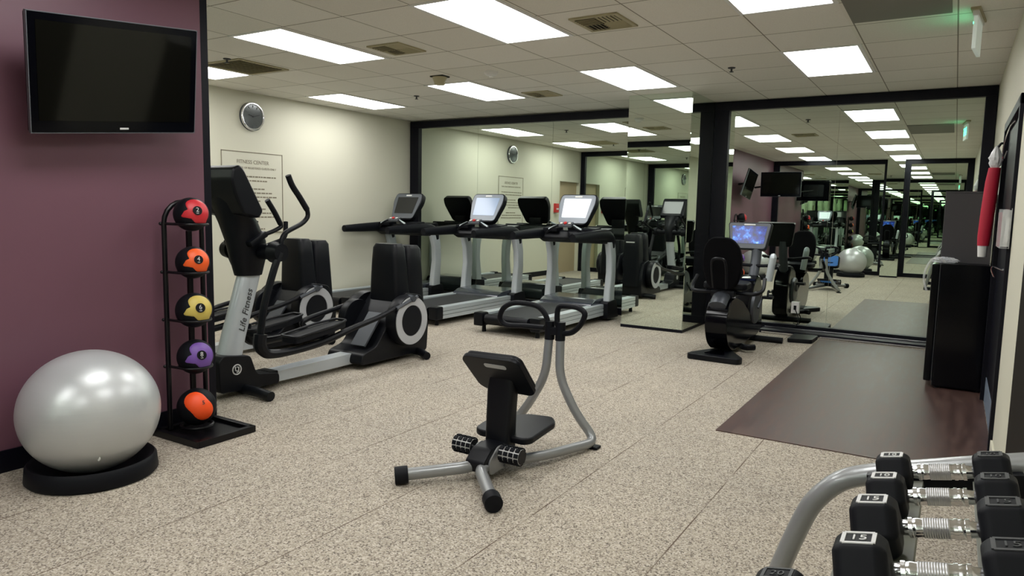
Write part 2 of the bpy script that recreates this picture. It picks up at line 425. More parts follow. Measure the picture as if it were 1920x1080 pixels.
struct(MB().box((XL+0.006, (3.8+FAR)/2, 0.05), (0.012, FAR-3.8, 0.10)).build('baseboard_left', 'black_frame', bevel=0.002))

# framed mirrors ------------------------------------------------------
def mirror_wall(label, x0, x1, y, face, z0, z1, seams, post_l=0.12, post_r=0.08, beam=0.10, sill=0.09):
    """a mirror wall in the plane y; face -1 looks to -Y, +1 to +Y"""
    t = thing('wall_mirror', label, 'mirror', ((x0+x1)/2, y, 0))
    cx = (x0+x1)/2
    def bx(a, b, za, zb, dep, nm, mt, bev=0.003, off=0.0):
        return MB().box(((a+b)/2-cx, face*(dep/2)+off, (za+zb)/2), (b-a, dep, zb-za)).build(nm, mt, t, bevel=bev)
    bx(x0, x1, z1-beam, z1, 0.05, 'top_rail', 'black_frame')
    bx(x0, x1, z0, z0+sill, 0.05, 'bottom_rail', 'black_frame')
    bx(x0, x0+post_l, z0+sill, z1-beam, 0.05, 'post', 'black_frame')
    bx(x1-post_r, x1, z0+sill, z1-beam, 0.05, 'post', 'black_frame')
    xs = [x0+post_l]+seams+[x1-post_r]
    for a, b in zip(xs, xs[1:]):
        bx(a+0.0015, b-0.0015, z0+sill, z1-beam, 0.008, 'mirror_panel', 'mirror', 0)
    return t
mirror_wall('wide black framed wall mirror behind the row of treadmills', XL+0.02, -3.262, FAR+0.045, -1, 0.0, 2.64, [-5.95, -4.72], 0.16, 0.02)
mr = mirror_wall('black framed wall mirror behind the recumbent bike and refrigerator', -2.52, XR-0.005, FAR+0.045, -1, 0.0, 2.65, [-1.16], 0.17, 0.10)
MB().box((-0.07+0.0, -0.10, 0.055), (1.90, 0.012, 0.012)).box((-0.07, -0.10-0.17, 0.014), (1.90, 0.014, 0.016)).build('trim_strip', 'chrome', mr, label='silver metal strips along the base').location = (0.35, 0, 0)
MB().box((0.28, -0.165, 0.022), (1.95, 0.22, 0.04)).build('base_ledge', 'black_frame', mr, bevel=0.004)
mirror_wall('black framed mirror on the far side of the plum wall block', XL+0.01, PX, BY-0.03, 1, 0.0, 2.65, [-6.1, -5.0], 0.10, 0.05)
mirror_wall('black framed back wall mirror beside the plum wall', PX+0.01, -1.38, BACK-0.05, 1, 0.0, 2.65, [-2.6], 0.14, 0.08)
mirror_wall('black framed back wall mirror nearest the right wall', -1.03, XR-0.01, BACK-0.05, 1, 0.0, 2.65, [], 0.10, 0.12)
# mirror clad columns
def column(x0, x1, y0, y1, front):
    t = struct(bpy.data.objects.new('wall_column', None)); COL.objects.link(t); t.location = ((x0+x1)/2, (y0+y1)/2, 0)
    w_, d_ = x1-x0, y1-y0
    MB().box((0, 0, CE/2), (w_-0.02, d_-0.02, CE)).build('core', 'black_frame', t)
    fy = -d_/2 if front < 0 else d_/2
    MB().box((0, fy, (CE+0.035)/2), (w_-0.002, 0.008, CE-0.035)).build('mirror_panel', 'mirror', t)
    MB().box((w_/2, 0, (CE+0.035)/2), (0.008, d_-0.012, CE-0.035)).build('mirror_panel', 'mirror', t)
    MB().box((-w_/2, 0, (CE+0.035)/2), (0.008, d_-0.012, CE-0.035)).build('mirror_panel', 'mirror', t)
    MB().box((0, 0, 0.017), (w_+0.012, d_+0.012, 0.034)).build('base_strip', 'black_frame', t)
column(-3.256, -2.525, 7.745, 8.60, -1)
column(-1.375, -1.035, BACK, -0.80, 1)

# vinyl area
tag(MB().box(((-1.17+XR)/2, (4.34+8.30)/2, 0.003), (XR+1.17, 8.30-4.34, 0.006)).build('floor_mat', 'vinyl'), 'dark brown wood-look vinyl floor area in front of the refrigerator', 'floor mat')

# ceiling lights ------------------------------------------------------
cols = [(-6.505, 'beside the clock wall', -6.81), (-4.675, 'above the left treadmills', -4.98), (-2.845, 'in the centre column', -3.15), (-1.015, 'above the vinyl floor', -1.32)]
rows = [(6.78, 'far', 'row nearest the far mirrors'), (4.34, 'middle', 'second row from the far mirrors'), (1.90, 'near', 'row over the exercise ball'), (-0.54, 'back', 'row behind the viewer')]
light0 = None
for cx, cn, _ in cols:
    for cy, rn, rl in rows:
        if cx < PX and cy < 3: continue
        lab = 'recessed ceiling light %s, %s' % (cn, rl)
        if light0 is None:
            light0 = thing('ceiling_light', lab, 'light', (cx, cy, CE), 0, 'recessed ceiling lights')
            f = MB(); W, H, e = 0.60, 1.21, 0.028
            f.box((0, H/2-e/2, -0.004), (W, e, 0.008)).box((0, -H/2+e/2, -0.004), (W, e, 0.008)).box((W/2-e/2, 0, -0.004), (e, H-2*e, 0.008)).box((-W/2+e/2, 0, -0.004), (e, H-2*e, 0.008))
            f.build('frame', 'white', light0)
            MB().box((0, 0, -0.0035), (W-2*e, H-2*e, 0.003)).build('diffuser', 'lamp', light0)
        else:
            c = copy_tree(light0); c.location = (cx, cy, CE); c['label'] = lab

# vents
def vent(cx, cy, w_, d_, label, style=0):
    t = thing('ceiling_vent', label, 'vent', (cx, cy, CE))
    f = MB(); e = 0.03
    for sx_, sy_, a, b in ((0, 1, w_, e), (0, -1, w_, e), (1, 0, e, d_-2*e), (-1, 0, e, d_-2*e)):
        f.box((sx_*(w_/2-e/2), sy_*(d_/2-e/2), -0.006), (a, b, 0.012))
    f.build('frame', 'vent', t, bevel=0.002)
    MB().box((0, 0, -0.0015), (w_-2*e, d_-2*e, 0.003)).build('backing', 'vent_dark', t)
    s_ = MB()
    if style == 0:      # four-way blocks of slats
        n = 5
        for i in range(n):
            o = (i+0.5)/n*(d_/2-e)-0.002
            s_.box((-w_/4+e/2, -o, -0.010), (w_/2-e, 0.020, 0.003), (0.9, 0, 0))
            s_.box((w_/4-e/2, o, -0.010), (w_/2-e, 0.020, 0.003), (-0.9, 0, 0))
        for i in range(n):
            o = (i+0.5)/n*(w_/2-e)-0.002
            s_.box((-o, d_/4-e/2, -0.010), (0.012, d_/2-e, 0.003), (0, 0.5, 0))
            s_.box((o, -d_/4+e/2, -0.010), (0.012, d_/2-e, 0.003), (0, -0.5, 0))
    else:
        n = 14
        for i in range(n):
            s_.box((0, -d_/2+e+(i+0.5)/n*(d_-2*e), -0.008), (w_-2*e, 0.045, 0.003), (0.45, 0, 0))
    s_.build('slats', 'vent', t)
    return t
vent(-4.06, 4.68, 0.34, 0.36, 'small square ceiling vent between the two left light columns')
vent(-2.19, 4.70, 0.36, 0.38, 'small square ceiling vent right of the large centre light')
vent(-4.09, 7.20, 0.34, 0.36, 'small square ceiling vent near the far mirror and column')
vent(-5.90, 4.62, 0.55, 0.58, 'large slatted return vent near the clock wall', 1)
tag(MB().box((-0.405, 4.90, CE-0.004), (0.58, 1.18, 0.008)).build('return_panel', 'grey_panel', bevel=0.002), 'plain grey return panel in the ceiling left of the exit sign', 'ceiling panel')
# detectors
t = thing('smoke_detector', 'white round smoke detector on the ceiling near the centre', 'smoke detector', (-3.89, 5.85, CE))
MB().lathe([(0.001, 0), (0.065, 0), (0.065, -0.02), (0.05, -0.04), (0.001, -0.045)], (0, 0, 0)).build('housing', 'white', t)
MB().lathe([(0.001, -0.04), (0.022, -0.044), (0.018, -0.058), (0.001, -0.06)], (0, 0, 0)).build('sensor', 'white', t)
t = thing('ceiling_fixture', 'small beige cone fixture hanging under the ceiling by the left lights', 'ceiling fixture', (-4.50, 5.84, CE))
MB().box((0, 0, -0.006), (0.16, 0.12, 0.012)).build('mount', 'vent_dark', t, bevel=0.003)
MB().lathe([(0.001, -0.012), (0.075, -0.012), (0.05, -0.085), (0.001, -0.09)], (0, 0, 0), seg=20).build('cone', 'vent', t)
sp = None
for i, (x, y, lab) in enumerate(((-1.822, 6.66, 'small dark sprinkler head in the ceiling left of the square light'), (-5.52, 6.72, 'small dark sprinkler head in the ceiling near the clock wall'), (-5.75, 4.30, 'small dark sprinkler head beside the slatted return vent'))):
    if sp is None:
        sp = thing('sprinkler', lab, 'sprinkler', (x, y, CE), 0, 'ceiling sprinklers')
        MB().lathe([(0.001, 0), (0.035, 0), (0.03, -0.008), (0.001, -0.009)], (0, 0, 0), seg=18).build('escutcheon', 'label_dark', sp)
        MB().cyl((0, 0, -0.008), (0, 0, -0.035), 0.009, seg=10).lathe([(0.001, -0.035), (0.02, -0.036), (0.02, -0.04), (0.001, -0.04)], (0, 0, 0), seg=14).build('nozzle', 'label_dark', sp)
    else:
        c = copy_tree(sp); c.location = (x, y, CE); c['label'] = lab
# exit sign: clear edge-lit blade hanging from a small housing
t = thing('exit_sign', 'hanging edge-lit exit sign near the right wall, seen nearly edge on', 'exit sign', (0.03, 5.62, CE), math.radians(-6))
MB().box((0, 0, -0.008), (0.055, 0.40, 0.016)).build('canopy', 'vent', t, bevel=0.003)
MB().box((0, 0, -0.030), (0.035, 0.34, 0.030)).build('housing', 'white', t, bevel=0.004)
MB().box((0, 0, -0.145), (0.022, 0.31, 0.20)).build('panel', 'exit_glow', t, bevel=0.001)
text('EXIT', 0.155, 'lettering', 'green_glow', t, basis((-0.0115, 0, -0.14), (0, -1, 0), (0, 0, 1)), 0.0005)

# ------------------------------------------------------------------ wall clock and sign
t = thing('wall_clock', 'round silver rimmed wall clock above the wall sign', 'clock', (XL, 5.70, 2.375))
MB().lathe([(0.001, 0.0), (0.165, 0.0), (0.165, 0.03), (0.001, 0.03)], (0, 0, 0), 'x', 48).build('body', 'silver_dark', t)
MB().torus((0.032, 0, 0), 0.152, 0.014, 'x', 48, 10).build('rim', 'chrome', t)
MB().lathe([(0.001, 0.031), (0.14, 0.031), (0.14, 0.034), (0.001, 0.035)], (0, 0, 0), 'x', 48).build('face', 'clock_face', t)
mk = MB()
for i in range(12):
    a = i*PI/6; mk.box((0.0365, 0.118*math.sin(a), 0.118*math.cos(a)), (0.002, 0.008, 0.026), (-a, 0, 0))
mk.build('hour_marks', 'label_dark', t)
MB().box((0.038, -0.028, 0.008), (0.002, 0.075, 0.010), (-0.25, 0, 0)).build('hour_hand', 'black', t)
MB().box((0.040, 0.045, 0.012), (0.002, 0.10, 0.007), (0.3, 0, 0)).cyl((0.034, 0, 0), (0.042, 0, 0), 0.010, seg=14).build('minute_hand', 'black', t)
# framed rules sign painted flat on the wall
M['sign_line'] = mat('sign_taupe', srgb(122, 114, 96), 0.6)
M['sign_field'] = mat('sign_face', srgb(205, 203, 186), 0.7)
sy0, sy1, sz0, sz1 = 5.27, 6.15, 1.00, 1.96
t = thing('wall_sign', 'large framed fitness center rules sign behind the elliptical console', 'sign', (XL+0.004, (sy0+sy1)/2, (sz0+sz1)/2))
W, H = sy1-sy0, sz1-sz0
MB().box((0, 0, 0), (0.006, W, H)).build('board', 'sign_field', t)
b = MB(); e = 0.010
b.box((0.004, 0, H/2-e/2), (0.003, W, e)).box((0.004, 0, -H/2+e/2), (0.003, W, e)).box((0.004, W/2-e/2, 0), (0.003, e, H)).box((0.004, -W/2+e/2, 0), (0.003, e, H))
b.build('border', 'sign_line', t)
mt = lambda y, z: basis((0.0045, y, z), (0, 1, 0), (0, 0, 1))
text('FITNESS CENTER', 0.062, 'heading', 'sign_line', t, mt(0, H/2-0.12), 0.0006)
text('FOR THE USE OF REGISTERED GUESTS ONLY', 0.034, 'subheading', 'sign_line', t, mt(0, H/2-0.19), 0.0006)
ln = MB()
zz = H/2-0.29
for k, wd in enumerate((0.95, 0.74, 0, 0.42, 0.86, 0.95, 0.6, 0, 0.4, 0.9, 0.95, 0, 0, 0.45)):
    if wd:
        y = -W/2+0.06 if k not in (3, 8, 13) else -wd*W/2*0.9; end = y+wd*(W-0.12)
        while y < end:
            l = random.uniform(0.02, 0.07); ln.box((0.0045, min(y+l/2, end), zz), (0.001, l, 0.015)); y += l+0.010
    zz -= 0.048
ln.build('fine_print', 'sign_line', t)
# red alarm box on left wall
t = thing('fire_alarm_box', 'small red alarm box on the left wall, seen in the treadmill mirror', 'alarm', (XL, 3.93, 1.40))
MB().box((0.03, 0, 0), (0.06, 0.13, 0.19)).build('housing', 'red_part', t, bevel=0.008)
MB().box((0.062, 0, -0.02), (0.006, 0.09, 0.03)).build('pull_bar', 'label_white', t, bevel=0.001)

# ------------------------------------------------------------------ televisions
def tv(label, c, ux, vz, w_, h_, arm_to):
    """c centre of the front; ux direction of the width, vz of the height"""
    ux = Vector(ux).normalized(); vz = Vector(vz); vz = (vz-ux*vz.dot(ux)).normalized(); n = ux.cross(vz)   # n points to the viewer
    t = thing('television', label, 'television', c)
    t.rotation_euler = Matrix((ux, vz, n)).transposed().to_euler()
    MB().prism(rrect(w_, h_, 0.012), 'z', -0.035, 0.0).build('case', 'black_gloss', t, bevel=0.004)
    MB().prism(rrect(w_*0.6, h_*0.6, 0.03), 'z', -0.07, -0.035).build('back_cover', 'black', t, bevel=0.01)
    MB().box((0, 0.012, 0.0012), (w_-0.07, h_-0.095, 0.0024)).build('screen', M['tv_glass'], t)
    tr = MB(); e = 0.0035
    tr.box((0, h_/2, -0.01), (w_, e, 0.02)).box((0, -h_/2, -0.01), (w_, e, 0.02)).box((w_/2, 0, -0.01), (e, h_, 0.02)).box((-w_/2, 0, -0.01), (e, h_, 0.02))
    tr.build('edge_trim', 'bezel', t)
    MB().box((0.02, -h_/2+0.022, 0.001), (0.045, 0.009, 0.002)).build('badge', 'label_white', t)
    inv = Matrix((ux, vz, n))
    q = inv @ (Vector(arm_to)-Vector(c))
    MB().box((0, 0, -0.08), (0.22, 0.22, 0.02)).build('mount_plate', 'steel_black', t, bevel=0.003)
    mid = (Vector((0, 0, -0.09))+q)/2+Vector((0.03, 0, 0))
    MB().tube([(0, 0, -0.08), tuple(mid), tuple(q)], 0.022, 10, smooth=0).build('arm', 'steel_black', t)
    return t
M['tv_glass'] = mat('tv_glass', (0.004, 0.004, 0.003), 0.06, spec=0.28)
tv('flat screen television mounted on the plum wall', (-3.65, 2.0985, 1.958), (0.0297, 0.9945, 0.1008), (0.2402, -0.105, 0.965), 0.84, 0.55, (PX+0.01, 2.05, 1.97))
tv('second wall-arm television seen from behind in the far mirror', (-3.29, 0.90, 2.01), (-1, 0, 0), (0, 0.05, 1), 0.84, 0.53, (PX+0.01, 0.65, 1.95))

# ------------------------------------------------------------------ exercise balls
def exball(label, c, r, base_label):
    b = MB().sphere((0, 0, 0), (r, r, r*0.955), 64, 40)
    o = b.build('exercise_ball', 'ball'); o.location = c; tag(o, label, 'ball', 'silver exercise balls')
    MBv = MB().cyl((0, 0, 0), (0, -0.004, 0), 0.012, seg=14)
    v_ = MBv.build('valve_plug', 'white', o); v_.location = (r*0.76, -r*0.3, -r*0.54)
    prof = [(r*0.10, 0.0), (r*0.90, 0.0), (r*0.935, 0.012), (r*0.915, 0.075), (r*0.88, 0.088), (r*0.83, 0.082), (r*0.66, 0.020), (r*0.01, 0.012), (r*0.01, 0.0)]
    g = MB(); rings = []
    seg = 56
    for rr, h in prof: rings.append([(rr*math.cos(2*PI*j/seg), rr*math.sin(2*PI*j/seg), h) for j in range(seg)])
    g.loft(rings, closed=True)
    q = g.build('ball_stand', 'black_soft', angle=50); q.location = (c[0], c[1], 0); tag(q, base_label, 'ball stand', 'ring stands under the exercise balls')
    return o
exball('large silver exercise ball against the plum wall', (-3.53, 1.82, 0.32), 0.31, 'black ring stand under the silver ball by the plum wall')
exball('silver exercise ball reflected in the far mirror, behind the viewer', (-1.93, -0.42, 0.335), 0.315, 'black ring stand under the silver ball behind the viewer')

# ------------------------------------------------------------------ medicine ball rack
rk = thing('medicine_ball_rack', 'tall black rack with five medicine balls by the plum wall edge', 'rack', (-3.70, 2.515, 0))
RW = 0.118                      # half width along y
for nm, xx in (('upright_frame', -0.09),):
    pts = [(xx, -RW, 0.03), (xx, -RW, 1.22)]+[(xx, -RW*math.cos(a), 1.22+0.125*math.sin(a)) for a in [PI*k/10 for k in range(1, 10)]]+[(xx, RW, 1.22), (xx, RW, 0.03)]
    MB().tube(pts, 0.014, 10, smooth=0, upv=(1, 0, 0)).build(nm, 'steel_black', rk)
MB().box((-0.15, 0.075, 0.60), (0.02, 0.03, 1.15)).build('back_strip', 'steel_black', rk, bevel=0.003)
mbz = [1.275, 1.002, 0.728, 0.457, 0.160]; mbr = [0.095, 0.092, 0.100, 0.100, 0.108]
for z, r in zip(mbz[:4], mbr[:4]):
    g = MB(); g.torus((0.02, -0.02, z-0.055), r*0.88, 0.008, 'z', 32, 8)
    for s_ in (-1, 1): g.tube([(-0.10, s_*RW, z-0.055), (0.02, s_*r*0.88-0.02, z-0.055)], 0.008, 8, smooth=0)
    for s_ in (-1, 1): g.sphere((-0.10, s_*(RW+0.014), z-0.055), 0.010, 10, 8)
    g.build('ring_holder', 'steel_black', rk)
g = MB(); g.box((0.06, -0.175, 0.02), (0.42, 0.035, 0.04)).box((0.06, 0.175, 0.02), (0.42, 0.035, 0.04)).box((0.255, 0, 0.02), (0.035, 0.36, 0.04)).box((-0.12, 0, 0.02), (0.04, 0.36, 0.04)).box((0.06, 0, 0.012), (0.36, 0.34, 0.012))
g.build('base', 'steel_black', rk, bevel=0.004)
MB().torus((0.02, -0.02, 0.052), 0.085, 0.010, 'z', 32, 8).build('ring_holder', 'steel_black', rk)
# balls: black sphere with a coloured swoosh patch facing +X, numbered
view = Vector((3.7, -2.3, 0)).normalized()
def medball(label, z, r, cmat, num, style):
    t = thing('medicine_ball', label, 'medicine ball', (-3.68, 2.495, z), 0, 'medicine balls on the rack')
    MB().sphere((0, 0, 0), r, 40, 26).build('shell', 'black_soft', t)
    # coloured cap built as a slightly raised patch of the sphere, outline in polar form about the view direction
    f = Vector((0.88, -0.42, 0.12 if style == 0 else 0.30)).normalized(); sd = Vector((-f.y, f.x, 0)).normalized()*1.0   # to the right as seen from the camera
    u_ = f.cross(sd) if f.cross(sd).z > 0 else -f.cross(sd)
    sd = u_.cross(f)
    if sd.dot(Vector((0.85, 0.526, 0))) < 0: sd = -sd
    K = 72; NR = 10; rings = []
    def rad(a):
        if style == 0:      # swoosh: big lobe up-right, hooks at left and lower right
            return 0.86+0.30*math.cos(a-0.5)+0.22*math.exp(-((math.remainder(a-3.45, 2*PI))/0.22)**2)-0.30*math.exp(-((math.remainder(a-2.6, 2*PI))/0.30)**2)-0.22*math.exp(-((math.remainder(a-4.4, 2*PI))/0.5)**2)+0.30*math.exp(-((math.remainder(a+0.80, 2*PI))/0.20)**2)
        return 0.78+0.22*math.cos(2*(a-2.2))
    vs = [tuple((f+sd*0.22).normalized()*(r*1.012))]; fs = []
    for i in range(1, NR+1):
        for j in range(K):
            a = 2*PI*j/K; th = rad(a)*i/NR
            d = (f*math.cos(th)+(sd*math.cos(a)+u_*math.sin(a))*math.sin(th))
            c0 = (f+sd*0.22).normalized()
            d = (d+(c0-f)*(1-i/NR)).normalized()
            vs.append(tuple(d*(r*(1.012 if i < NR else 0.992))))
    for j in range(K): fs.append((0, 1+j, 1+(j+1) % K))
    for i in range(NR-1):
        a = 1+i*K
        for j in range(K): fs.append((a+j, a+K+j, a+K+(j+1) % K, a+(j+1) % K))
    MB().add(vs, fs).build('colour_patch', cmat, t, angle=80)
    c0 = (f+sd*0.20+u_*0.12).normalized(); xd = (sd-c0*sd.dot(c0)).normalized(); yd = c0.cross(xd)
    if yd.z < 0: yd = -yd
    if style == 0:
        g = MB().cyl(c0*(r*0.99), c0*(r*1.025), r*0.27, seg=24); g.build('number_disc', 'black', t, bevel=0.001)
        text(num, r*0.36, 'number', 'label_white', t, basis(c0*(r*1.027)+yd*r*0.04, xd, yd), 0.0008)
        text('LBS', r*0.10, 'unit', 'label_white', t, basis(c0*(r*1.027)-yd*r*0.16, xd, yd), 0.0006)
    else:
        text(num, r*0.30, 'number', 'label_dark', t, basis(c0*(r*1.035), xd, yd), 0.0015)
    return t
medball('red and black medicine ball marked 2, topmost on the rack', mbz[0], mbr[0], 'mb_red', '2', 0)
medball('orange and black medicine ball marked 4, second from the top', mbz[1], mbr[1], 'mb_orange', '4', 0)
medball('yellow and black medicine ball in the middle of the rack', mbz[2], mbr[2], 'mb_yellow', '6', 0)
medball('purple and black medicine ball marked 8 on the rack', mbz[3], mbr[3], 'mb_purple', '8', 0)
medball('bright orange and black medicine ball, lowest on the rack base', mbz[4], mbr[4], 'mb_tangerine', '5', 1)

# ------------------------------------------------------------------ ellipticals
def elliptical(label, x):
    t = thing('elliptical_trainer', label, 'elliptical machine', (x, 0, 0), 0, 'two elliptical trainers')
    # front boot and feet
    MB().prism(rpoly([(3.00, 0.05), (2.99, 0.27), (3.03, 0.31), (3.25, 0.28), (3.30, 0.14), (3.50, 0.11), (3.50, 0.03)], 0.03), 'x', -0.095, 0.095).build('front_boot', 'black', t, bevel=0.02, bseg=3)
    MB().tube([(-0.34, 3.20, 0.035), (-0.2, 3.20, 0.045), (0.2, 3.20, 0.045), (0.36, 3.20, 0.035)], 0.034, 12, smooth=4).build('front_foot', 'black', t)
    # silver column and emblem
    rg = []
    for y, z, a, b in ((3.14, 0.27, 0.072, 0.088), (3.18, 0.42, 0.070, 0.085), (3.26, 0.66, 0.068, 0.082), (3.33, 0.88, 0.066, 0.080)):
        rg.append([(a*math.cos(2*PI*j/24), y+b*math.sin(2*PI*j/24), z-0.12*b*math.sin(2*PI*j/24)*2) for j in range(24)])
    cl = MB().loft(rg).build('column', 'silver', t)
    text('Life Fitness', 0.068, 'brand_lettering', 'label_dark', cl, basis((0.071, 3.235, 0.60), (0, 0.26, 0.97), (0, -0.97, 0.26)), 0.0012, shear=0.2)
    eb = MB().torus((0.098, 3.13, 0.20), 0.034, 0.0045, 'x', 28, 6)
    eb.tube([(0.098, 3.118, 0.222), (0.098, 3.118, 0.195), (0.098, 3.135, 0.19)], 0.004, 6, smooth=0).tube([(0.098, 3.128, 0.18), (0.098, 3.143, 0.182), (0.098, 3.145, 0.215), (0.098, 3.13, 0.218)], 0.004, 6, smooth=0)
    eb.build('emblem', 'label_white', t)
    # black neck, hub and console
    rg = []
    for y, z, a, b in ((3.315, 0.84, 0.080, 0.10), (3.315, 0.95, 0.09, 0.135), (3.30, 1.08, 0.11, 0.15), (3.235, 1.22, 0.14, 0.125), (3.16, 1.34, 0.17, 0.085), (3.10, 1.45, 0.17, 0.045)):
        rg.append([(a*math.cos(2*PI*j/24), y+b*math.sin(2*PI*j/24), z) for j in range(24)])
    MB().loft(rg).build('neck', 'black', t, angle=60)
    MB().cyl((-0.25, 3.36, 1.01), (0.25, 3.36, 1.01), 0.055, seg=24).cyl((0.22, 3.36, 1.01), (0.30, 3.36, 1.01), 0.075, 0.06, seg=24).cyl((-0.22, 3.36, 1.01), (-0.30, 3.36, 1.01), 0.075, 0.06, seg=24).build('pivot_hub', 'black', t, angle=40)
    cs = MB().prism(rpoly([(3.03, 1.50), (3.045, 1.575), (3.10, 1.60), (3.135, 1.565), (3.285, 1.295), (3.25, 1.245), (3.12, 1.27), (3.06, 1.40)], 0.02), 'x', -0.22, 0.22).build('console', 'black', t, bevel=0.035, bseg=3)
    MB().box((0, 3.218, 1.435), (0.36, 0.008, 0.24), (0.507, 0, 0)).build('screen', 'screen_off', cs)
    MB().box((0, 3.30, 1.10), (0.30, 0.16, 0.045), (0.5, 0, 0)).build('accessory_tray', 'black', t, bevel=0.015)
    MB().box((0.10, 3.24, 1.19), (0.05, 0.05, 0.05)).build('bottle_clip', 'label_white', t, bevel=0.01)
    # fixed grips
    for s_ in (-1, 1):
        MB().tube(fillet([(s_*0.12, 3.38, 1.05), (s_*0.18, 3.50, 1.10), (s_*0.16, 3.52, 1.22)], 0.05), 0.016, 10, smooth=0).build('fixed_grip', 'black_soft', t)
    # moving arms (right arm back and high, left arm forward)
    for s_, dy in ((1, 0.0), (-1, 0.20)):
        xx = s_*0.28
        pts = [(xx, 3.37, 1.01), (xx, 3.38+dy*0.4, 1.10), (xx, 3.42+dy*0.7, 1.15), (xx, 3.56+dy, 1.21), (xx, 3.615+dy, 1.26), (xx, 3.61+dy, 1.32)]
        grip = [(xx, 3.61+dy, 1.31), (xx, 3.54+dy, 1.40), (xx, 3.478+dy, 1.475), (xx, 3.442+dy, 1.545)]
        if s_ < 0:
            pts = [(xx, 3.37, 1.01), (xx, 3.50, 1.06), (xx, 3.76, 1.13), (xx, 3.85, 1.17), (xx, 3.84, 1.20)]
            grip = [(xx, 3.845, 1.19), (xx, 3.79, 1.28), (xx, 3.72, 1.375)]
        ah = MB().tube(pts, 0.017, 12, smooth=6).build('handle_arm', 'black', t)
        MB().tube(grip, 0.021, 12, smooth=4).build('grip', 'black_soft', ah)
        # lower arm link
        fy, fz = (3.185, 0.46) if s_ > 0 else (3.50, 0.44)
        MB().tube([(xx, 3.36, 1.01), (xx, 3.31+(0.10 if s_ < 0 else 0), 0.90), (xx, fy+0.035, 0.65), (xx, fy, fz)], 0.022, 10, smooth=5, rx=1.3).build('lower_arm', 'black', t)
        # foot lever: trough from link to crank, with pedal
        cy, cz = (4.78, 0.56) if s_ > 0 else (4.72, 0.50)
        lv = MB().tube([(xx, fy, fz), (xx, fy-0.005, fz-0.08), (xx, fy+0.06, fz-0.145), (xx, fy+0.27, fz-0.16), (xx, fy+0.58, fz-0.135), (xx, 4.056, 0.385), (xx, 4.43, 0.453), (xx, cy, cz)], 0.03, 10, smooth=5, radii=[0.045, 0.045, 0.034, 0.028, 0.028, 0.024, 0.021, 0.021]).build('foot_lever', 'black', t)
        px = xx-s_*0.04
        pb = MB().prism(rpoly([(px-0.085, 3.46), (px+0.085, 3.46), (px+0.095, 3.80), (px+0.06, 3.98), (px-0.06, 3.98), (px-0.095, 3.80)], 0.03), 'z', -0.02, 0.02)
        sh = [(a, b, c+0.40+(b-3.7)*0.12) for a, b, c in pb.v]; pb.v = sh
        pd = pb.build('pedal', 'black_soft', lv, bevel=0.008)
        rim_ = [(a, b, 0.43+(b-3.7)*0.12) for a, b in rpoly([(px-0.085, 3.46), (px+0.085, 3.46), (px+0.095, 3.80), (px+0.06, 3.98), (px-0.06, 3.98), (px-0.095, 3.80)], 0.03)]
        MB().tube(rim_, 0.010, 8, closed=True, smooth=0).build('pedal_rim', 'black', pd)
        MB().cyl((xx-s_*0.02, cy-0.02, cz), (xx+s_*0.045, cy-0.02, cz), 0.03, seg=16).tube([(xx+s_*0.02, cy-0.22, cz-0.07), (xx+s_*0.03, cy+0.04, cz+0.01)], 0.016, 8, smooth=0).build('crank_joint', 'silver_dark', t)
    # rail
    MB().prism(rpoly([(3.46, 0.035), (3.46, 0.115), (4.30, 0.125), (4.30, 0.035)], 0.01), 'x', -0.065, 0.065).build('rail', 'silver', t, bevel=0.012)
    MB().box((0, 3.47, 0.075), (0.15, 0.07, 0.10)).build('rail_collar', 'black', t, bevel=0.01)
    # drive housing
    MB().prism(rpoly([(4.24, 0.04), (4.26, 0.13), (4.42, 0.17), (4.66, 0.46), (4.80, 0.60), (5.02, 0.56), (5.12, 0.30), (5.10, 0.04)], 0.04), 'x', -0.20, 0.20).build('drive_housing', 'black', t, bevel=0.03, bseg=3)
    MB().box((0.06, 4.46, 0.305), (0.16, 0.34, 0.02), (0.86, 0, 0)).build('ramp_cover', 'silver_dark', t, bevel=0.006)
    for s_ in (-1, 1):
        x0, x1 = (0.19, 0.30) if s_ > 0 else (-0.19, -0.30)
        wh = MB().lathe([(0.001, x0), (0.215, x0), (0.228, (x0+x1)/2), (0.215, x1), (0.001, x1)], (0, 4.76, 0.365), 'x', 48).build('wheel_cover', 'black', t)
        f = 1 if s_ > 0 else -1
        MB().lathe([(0.135, x1), (0.135, x1+f*0.006), (0.208, x1+f*0.006), (0.208, x1)], (0, 4.76, 0.365), 'x', 56).build('wheel_ring', 'ring', wh)
        MB().lathe([(0.001, x1+f*0.003), (0.13, x1+f*0.003), (0.001, x1+f*0.004)], (0, 4.76, 0.365), 'x', 40).build('wheel_disc', 'black_soft', wh)
    # tower in two humps
    def tower(x0, x1, y0, y1, z0, z1, tp, nm):
        rg = []
        for k in range(9):
            q = k/8; z = z0+(z1-z0)*q
            s2 = 1-(1-tp)*q**1.4
            if k == 8: s2 *= 0.86; z = z1
            if k == 7: z = z1-0.035; s2 = 1-(1-tp)*0.95
            cx_, cy_ = (x0+x1)/2, (y0+y1)/2
            rg.append([(a, b+(0.02*(1-q)), z) for a, b in rrect((x1-x0)*s2, (y1-y0)*s2, 0.045, 4, cx_, cy_)])
        return MB().loft(rg).build(nm, 'black', t, angle=50, bevel=0)
    tower(-0.17, 0.17, 4.70, 4.90, 0.45, 1.02, 0.80, 'front_shroud')
    tower(-0.155, 0.155, 4.89, 5.13, 0.20, 1.00, 0.82, 'rear_shroud')
    MB().box((0, 5.125, 0.88), (0.14, 0.006, 0.018)).build('badge', 'label_white', t)
    MB().cyl((-0.26, 4.60, 0.36), (-0.17, 4.60, 0.36), 0.17, seg=32).build('inner_cover', 'black', t, bevel=0.02)
